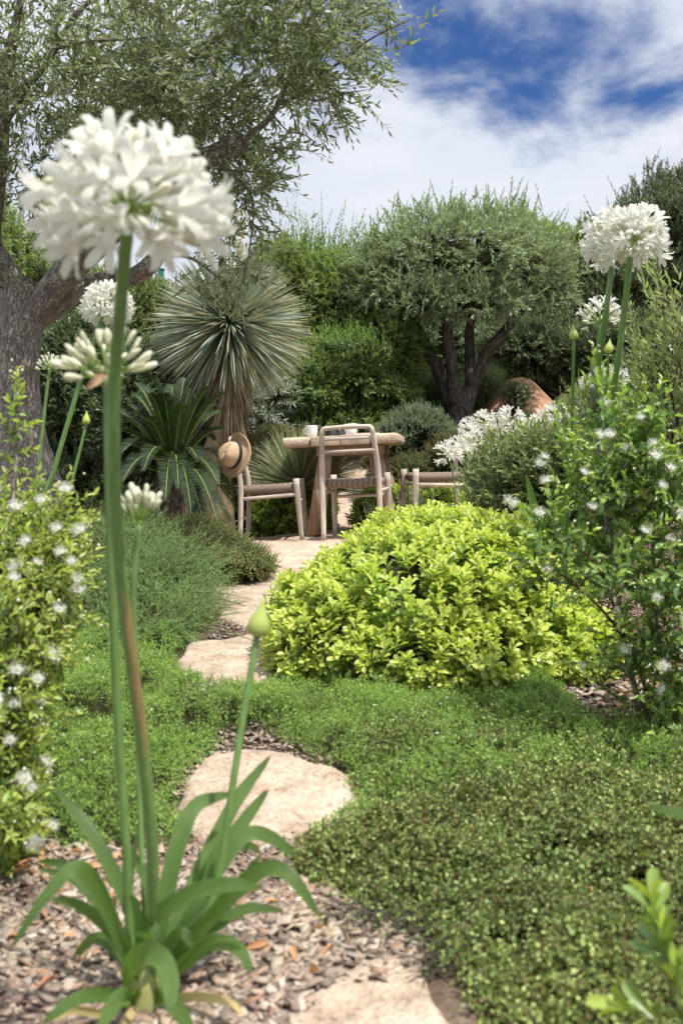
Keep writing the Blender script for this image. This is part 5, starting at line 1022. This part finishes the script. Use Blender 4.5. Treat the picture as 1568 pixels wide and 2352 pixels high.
for pts, wp, dt, tw in [([(322, 2240), (300, 2090), (211, 1914), (124, 1808)], 36, 1.5, .3), ([(318, 2265), (272, 2170), (215, 2055), (150, 1990), (86, 1977)], 30, 1.45, .5), ([(322, 2250), (278, 2160), (222, 2035), (172, 1995), (105, 2061), (24, 2182)], 36, 1.25, -.4),
        ([(360, 2230), (422, 2088), (475, 1972), (543, 1840), (622, 1735)], 44, 1.6, .3), ([(362, 2225), (401, 2150), (490, 1982), (559, 1887), (617, 1812)], 38, 1.55, -.3), ([(350, 2220), (385, 2040), (418, 1915), (455, 1848), (532, 1822)], 46, 1.5, .4),
        ([(370, 2225), (448, 2088), (506, 1988), (566, 1918), (625, 1925), (687, 1973)], 40, 1.5, .3), ([(375, 2232), (465, 2130), (527, 2061), (606, 1996), (670, 2014), (735, 2108)], 38, 1.3, -.2), ([(312, 2250), (340, 2130), (422, 2061), (517, 2033), (603, 2042)], 38, 1.28, .3),
        ([(375, 2238), (430, 2180), (496, 2125), (569, 2086), (652, 2092)], 30, 1.45, -.3), ([(372, 2262), (422, 2215), (490, 2165), (548, 2180), (578, 2238)], 34, 1.28, .2), ([(306, 2280), (300, 2225), (327, 2190), (372, 2203), (392, 2260), (390, 2335)], 46, 1.2, .1),
        ([(325, 2300), (260, 2286), (180, 2292), (95, 2352)], 32, 1.25, .3), ([(330, 2300), (290, 2290), (262, 2310), (230, 2370)], 44, 1.22, -.2), ([(350, 2290), (385, 2290), (410, 2320), (445, 2370)], 38, 1.22, .2), ([(338, 2210), (345, 2060), (318, 1985), (282, 1942)], 26, 1.5, .2),
        ([(328, 2260), (302, 2120), (300, 2020), (318, 1900)], 20, 1.45, .3), ([(355, 2250), (430, 2120), (470, 2060), (500, 1980), (560, 1940), (600, 1960)], 32, 1.6, .2), ([(345, 2240), (352, 2200), (335, 2150), (312, 2145)], 18, 1.3, .2), ([(365, 2250), (440, 2150), (530, 2060), (600, 1960)], 30, 1.5, -.4)]:
    strap(pts, wp, ag, ab, 1.385, dt, twist=tw)
r7 = np.random.default_rng(17)
for i in range(10):
    a_ = r7.uniform(-.75, .75); L7 = r7.uniform(170, 360); bx_, by_ = 336+12*a_, 2270; up7 = r7.uniform(.75, 1.0); sx_ = math.sin(a_)
    strap([(bx_, by_), (bx_+sx_*L7*.35, by_-L7*up7*.45), (bx_+sx_*L7*.75, by_-L7*up7*.72), (bx_+sx_*L7*1.15, by_-L7*up7*(.80 if i % 3 else .45))], r7.uniform(22, 38), ag, ab, 1.385, r7.uniform(1.3, 1.6), twist=r7.uniform(-.5, .5))
yb7 = M['strap']; M['strap'] = leafmat('yellowing strap leaf', [(.42, .40, .12), (.50, .36, .16)], trans=.3)
for pts in ([(325, 2310), (250, 2330), (170, 2320), (120, 2345)], [(350, 2300), (430, 2290), (520, 2300), (560, 2330)], [(330, 2300), (300, 2330), (290, 2370)]): strap(pts, 20, ag, ab, 1.385, 1.3, twist=.6)
M['strap'] = yb7
def head(stem_o, pcs, base): return obj('flower_head', pcs, HM, stem_o, base=base, smooth=False)
s1 = fstem([ab+[.004, 0, .01], (350, 2150, 1.37), (350, 1950, 1.33), (326, 1700, 1.29), (300, 1500, 1.26), (276, 1300, 1.23), (263, 1080, 1.20), (265, 860, 1.17), (279, 680, 1.13), (292, 520, 1.10)], .0088, .0072, ag, ab, brown=(W(0, 1800, 1.3)[2], W(0, 1290, 1.23)[2]))
h1 = W(293, 478, 1.10); ax1 = (.02, -.25, 1)
u_ = umbel(h1, .114, 66, .72, axis=ax1, low=-.50, seed=3, fl=.50, pedw=.0022, flat=.80); head(s1, u_, ab)
s2 = fstem([ab+[-.012, .01, .01], (299, 2150, 1.40), (290, 1950, 1.39), (271, 1650, 1.38), (258, 1350, 1.36), (250, 1050, 1.34), (248, 865, 1.33)], .0066, .0060, ag, ab)
u_ = umbel(W(247, 858, 1.33), .078, 52, .0, bud_only=True, low=-.12, seed=5, fl=.42, pedw=.002)
X, Fc = place(T_OVA, np.array([W(247, 862, 1.31)]), unit(np.array([[-.75, -.2, -.5]])), np.array([[0, -1., .3]]), .034, .014); u_.append(dict(V=X, F=Fc, m=4))
obj('flower_head', u_, HM+[M['sheath']], s2, base=ab)
s3 = fstem([ab+[.0, .02, .01], (328, 2000, 1.46), (320, 1800, 1.48), (312, 1500, 1.5), (308, 1350, 1.5), (320, 1205, 1.5)], .0040, .0036, ag, ab)
head(s3, umbel(W(322, 1200, 1.5), .062, 26, .0, bud_only=True, low=.25, seed=6, fl=.50, pedw=.0022, bias=.5), ab)
s4 = fstem([ab+[.03, .01, .03], (430, 2190, 1.39), (470, 2120, 1.39), (505, 2000, 1.40), (535, 1800, 1.41), (560, 1640, 1.43), (590, 1462, 1.45)], .0062, .0050, ag, ab)
pod(W(590, 1462, 1.45), (.12, 0, 1), .056, ab, s4)

# agapanthus behind the left myrtle
a2 = np.array([W(110, 1557, 3.2)[0], 3.2, 0]); a2[2] = float(gz(a2[0], a2[1])); A2 = thing('agapanthus', a2, 'agapanthus rising in front of the old olive trunk, one full head and two small', 'flower plant', AG)
s = fstem([a2, (80, 1200, 3.2), (92, 1050, 3.2), (108, 900, 3.2), (115, 850, 3.2)], .006, .005, A2, a2); head(s, umbel(W(116, 848, 3.2), .058, 48, 0, bud_only=True, low=-.05, seed=8, fl=.4, pedw=.0016), a2)
s = fstem([a2+[.02, 0, 0], (95, 1200, 3.2), (125, 1080, 3.2), (160, 960, 3.2), (190, 860, 3.2), (240, 720, 3.2)], .0085, .007, A2, a2); head(s, umbel(W(247, 705, 3.2), .085, 80, .75, low=-.5, seed=9, pedw=.0016), a2)
s = fstem([a2+[.04, .02, 0], (135, 1250, 3.2), (165, 1110, 3.2), (185, 1030, 3.2), (198, 975, 3.2)], .0055, .0045, A2, a2); pod(W(198, 975, 3.2), (.0, 0, 1), .045, a2, s)
for pts in ([(110, 1560), (90, 1400), (40, 1200), (30, 1120)], [(110, 1560), (130, 1350), (170, 1230), (235, 1165)], [(110, 1560), (150, 1400), (190, 1260), (180, 1200)], [(110, 1560), (60, 1350), (20, 1250), (-30, 1230)]): strap(pts, 18, A2, a2, 3.2, 3.1)

# agapanthus behind the right myrtle
a3 = np.array([W(1300, 1480, 3.9)[0], 3.9, 0]); a3[2] = float(gz(a3[0], a3[1])); A3 = thing('agapanthus', a3, 'tall agapanthus on the right with a large double white head and two closed buds', 'flower plant', AG)
s = fstem([a3+[.03, 0, 0], (1350, 1150, 3.640), (1390, 1000, 3.445), (1415, 850, 3.250), (1432, 720, 3.185), (1446, 590, 3.120)], 0.0112, 0.0097, A3, a3); head(s, umbel(W(1458, 550, 3.120), 0.1144, 72, .8, low=-.7, seed=11, dry=.6, pedw=.0016), a3)
s = fstem([a3, (1335, 1200, 3.705), (1350, 1020, 3.510), (1372, 850, 3.380), (1390, 720, 3.250), (1406, 600, 3.250)], 0.0106, 0.0090, A3, a3); head(s, umbel(W(1412, 556, 3.250), 0.1118, 68, .85, low=-.7, seed=12, dry=.3, pedw=.0016), a3)
s = fstem([a3+[.01, .05, 0], (1340, 1100, 3.770), (1358, 920, 3.640), (1378, 738, 3.575)], 0.0075, 0.0063, A3, a3); head(s, umbel(W(1379, 738, 3.575), 0.0884, 60, .22, bud_only=True, low=-.2, seed=13, fl=.42, pedw=.0015), a3)
s = fstem([a3+[-.02, 0, 0], (1302, 1200, 3.770), (1312, 1000, 3.575), (1317, 780, 3.380)], 0.0065, 0.0055, A3, a3); pod(W(1317, 780, 3.380), (-.1, 0, 1), .054, a3, s)
s = fstem([a3+[.05, 0, 0], (1380, 1150, 3.705), (1392, 950, 3.575), (1395, 812, 3.445)], 0.0063, 0.0052, A3, a3); pod(W(1395, 812, 3.445), (.1, 0, 1), .054, a3, s)
for pts in ([(1300, 1443), (1278, 1350), (1240, 1220), (1208, 1090)], [(1306, 1443), (1298, 1340), (1285, 1230), (1300, 1130)], [(1312, 1443), (1322, 1330), (1335, 1240), (1345, 1160)], [(1304, 1443), (1300, 1420), (1302, 1350), (1316, 1290)], [(1315, 1443), (1345, 1370), (1385, 1280), (1412, 1225)], [(1298, 1443), (1262, 1400), (1215, 1360), (1180, 1340)], [(1308, 1443), (1285, 1390), (1262, 1320), (1235, 1260)], [(1314, 1443), (1338, 1400), (1362, 1370), (1372, 1300)]): strap(pts, 25, A3, a3, 3.9, 3.7+.06*(pts[3][0] % 5), twist=.4)

# drift of agapanthus by the right chair
def drift(bx, heads, label, seed):
    d = heads[0][2]; b = np.array([W(bx, 1300, d)[0], d, 0]); b[2] = float(gz(b[0], b[1])); t = thing('agapanthus', b, label, 'flower plant', AG)
    for i, (px, py, dd, rp) in enumerate(heads):
        c_ = W(px, py, dd); mid = (b+c_)/2+np.array([rng.normal(0, .02), 0, .03]); s = fstem([b+rng.normal(0, .02, 3)*[1, 1, 0], mid, c_], .005, .0042, t, b)
        head(s, umbel(c_, rp/F*dd*.92, 17, .75, low=-.4, seed=seed+i, fl=.58, pedw=.0014), b)
    for a in np.linspace(0, 6.28, 9)[:-1]:
        q = b+np.array([math.cos(a)*.25, math.sin(a)*.2, .22]); T_ = [b, b+(q-b)*.5+[0, 0, .12], q]; 
        pts = [(CX+p[0]*F/p[1], HY-p[2]*F/p[1]) for p in T_]; strap(pts, 12, t, b, T_[0][1], T_[2][1])
drift(1080, [(1030, 1045, 6.0, 38), (1052, 1032, 6.1, 34), (1082, 1020, 6.2, 36)], 'leaning agapanthus whose white heads hang before the right chair', 40)
drift(1140, [(1080, 985, 6.3, 34), (1110, 972, 6.3, 36), (1145, 985, 6.4, 36), (1120, 1040, 6.2, 34)], 'agapanthus with white heads just right of the back of the right chair', 50)
drift(1230, [(1170, 965, 6.3, 38), (1200, 990, 6.2, 34), (1240, 975, 6.3, 36), (1215, 1050, 6.2, 30)], 'agapanthus with white heads in the middle of the white drift', 60)
drift(1310, [(1275, 955, 6.3, 36), (1305, 975, 6.2, 32), (1330, 990, 6.3, 30)], 'agapanthus at the right end of the white drift behind the myrtle tip', 70)
drift(1400, [(1390, 862, 6.6, 30), (1420, 870, 6.6, 32), (1350, 880, 6.6, 24)], 'white headed agapanthus far behind the two tall stems', 80)

# plants entering the frame at the right edge
e5 = np.array([.60, 1.35, 0]); e5[2] = float(gz(.60, 1.35)); E5 = thing('agapanthus', e5, 'agapanthus leaf with a brown tip entering at the right edge', 'flower plant', AG)
for pts in ([(1800, 2330), (1780, 2000), (1680, 1890), (1560, 1868), (1484, 1850)], [(1800, 2330), (1830, 2050), (1900, 1900), (1980, 1880)], [(1800, 2330), (1760, 2100), (1700, 2000), (1650, 2050)], [(1800, 2330), (1850, 2150), (1950, 2100), (2050, 2200)]): strap(pts, 30, E5, e5, 1.35, 1.28)
e6 = np.array([W(1640, 2500, 1.15)[0], 1.2, 0]); e6[2] = float(gz(e6[0], 1.2)); E6 = thing('pittosporum_shoot', e6, 'young bright green leafy shoot in the bottom right corner', 'plant')
stp = [e6, W(1580, 2380, 1.15), W(1530, 2230, 1.15), W(1500, 2100, 1.15)]
obj('stem', [tube(stp, [.004, .0035, .003, .0024], 8, 6)], [M['greentwig']], E6, smooth=True, base=e6)
PP = np.array([W(1500, 2105, 1.15), W(1520, 2180, 1.15), W(1540, 2240, 1.15), W(1560, 2300, 1.15), W(1585, 2360, 1.15), W(1530, 2350, 1.1)]); DD = unit(np.array([(-.15, 0, 1), (-.1, 0, 1), (-.2, 0, 1), (.1, 0, 1), (0, 0, 1), (-.9, -.1, .3)], float))
obj('foliage', shoots(PP-DD*.01, DD, [.03, .03, .04, .05, .05, .06], 7, 52, .052, .018, T_OBO, 0, stem=.0012, tip_small=.2), [M['pittos2'], M['greentwig']], E6, base=e6, smooth=True)
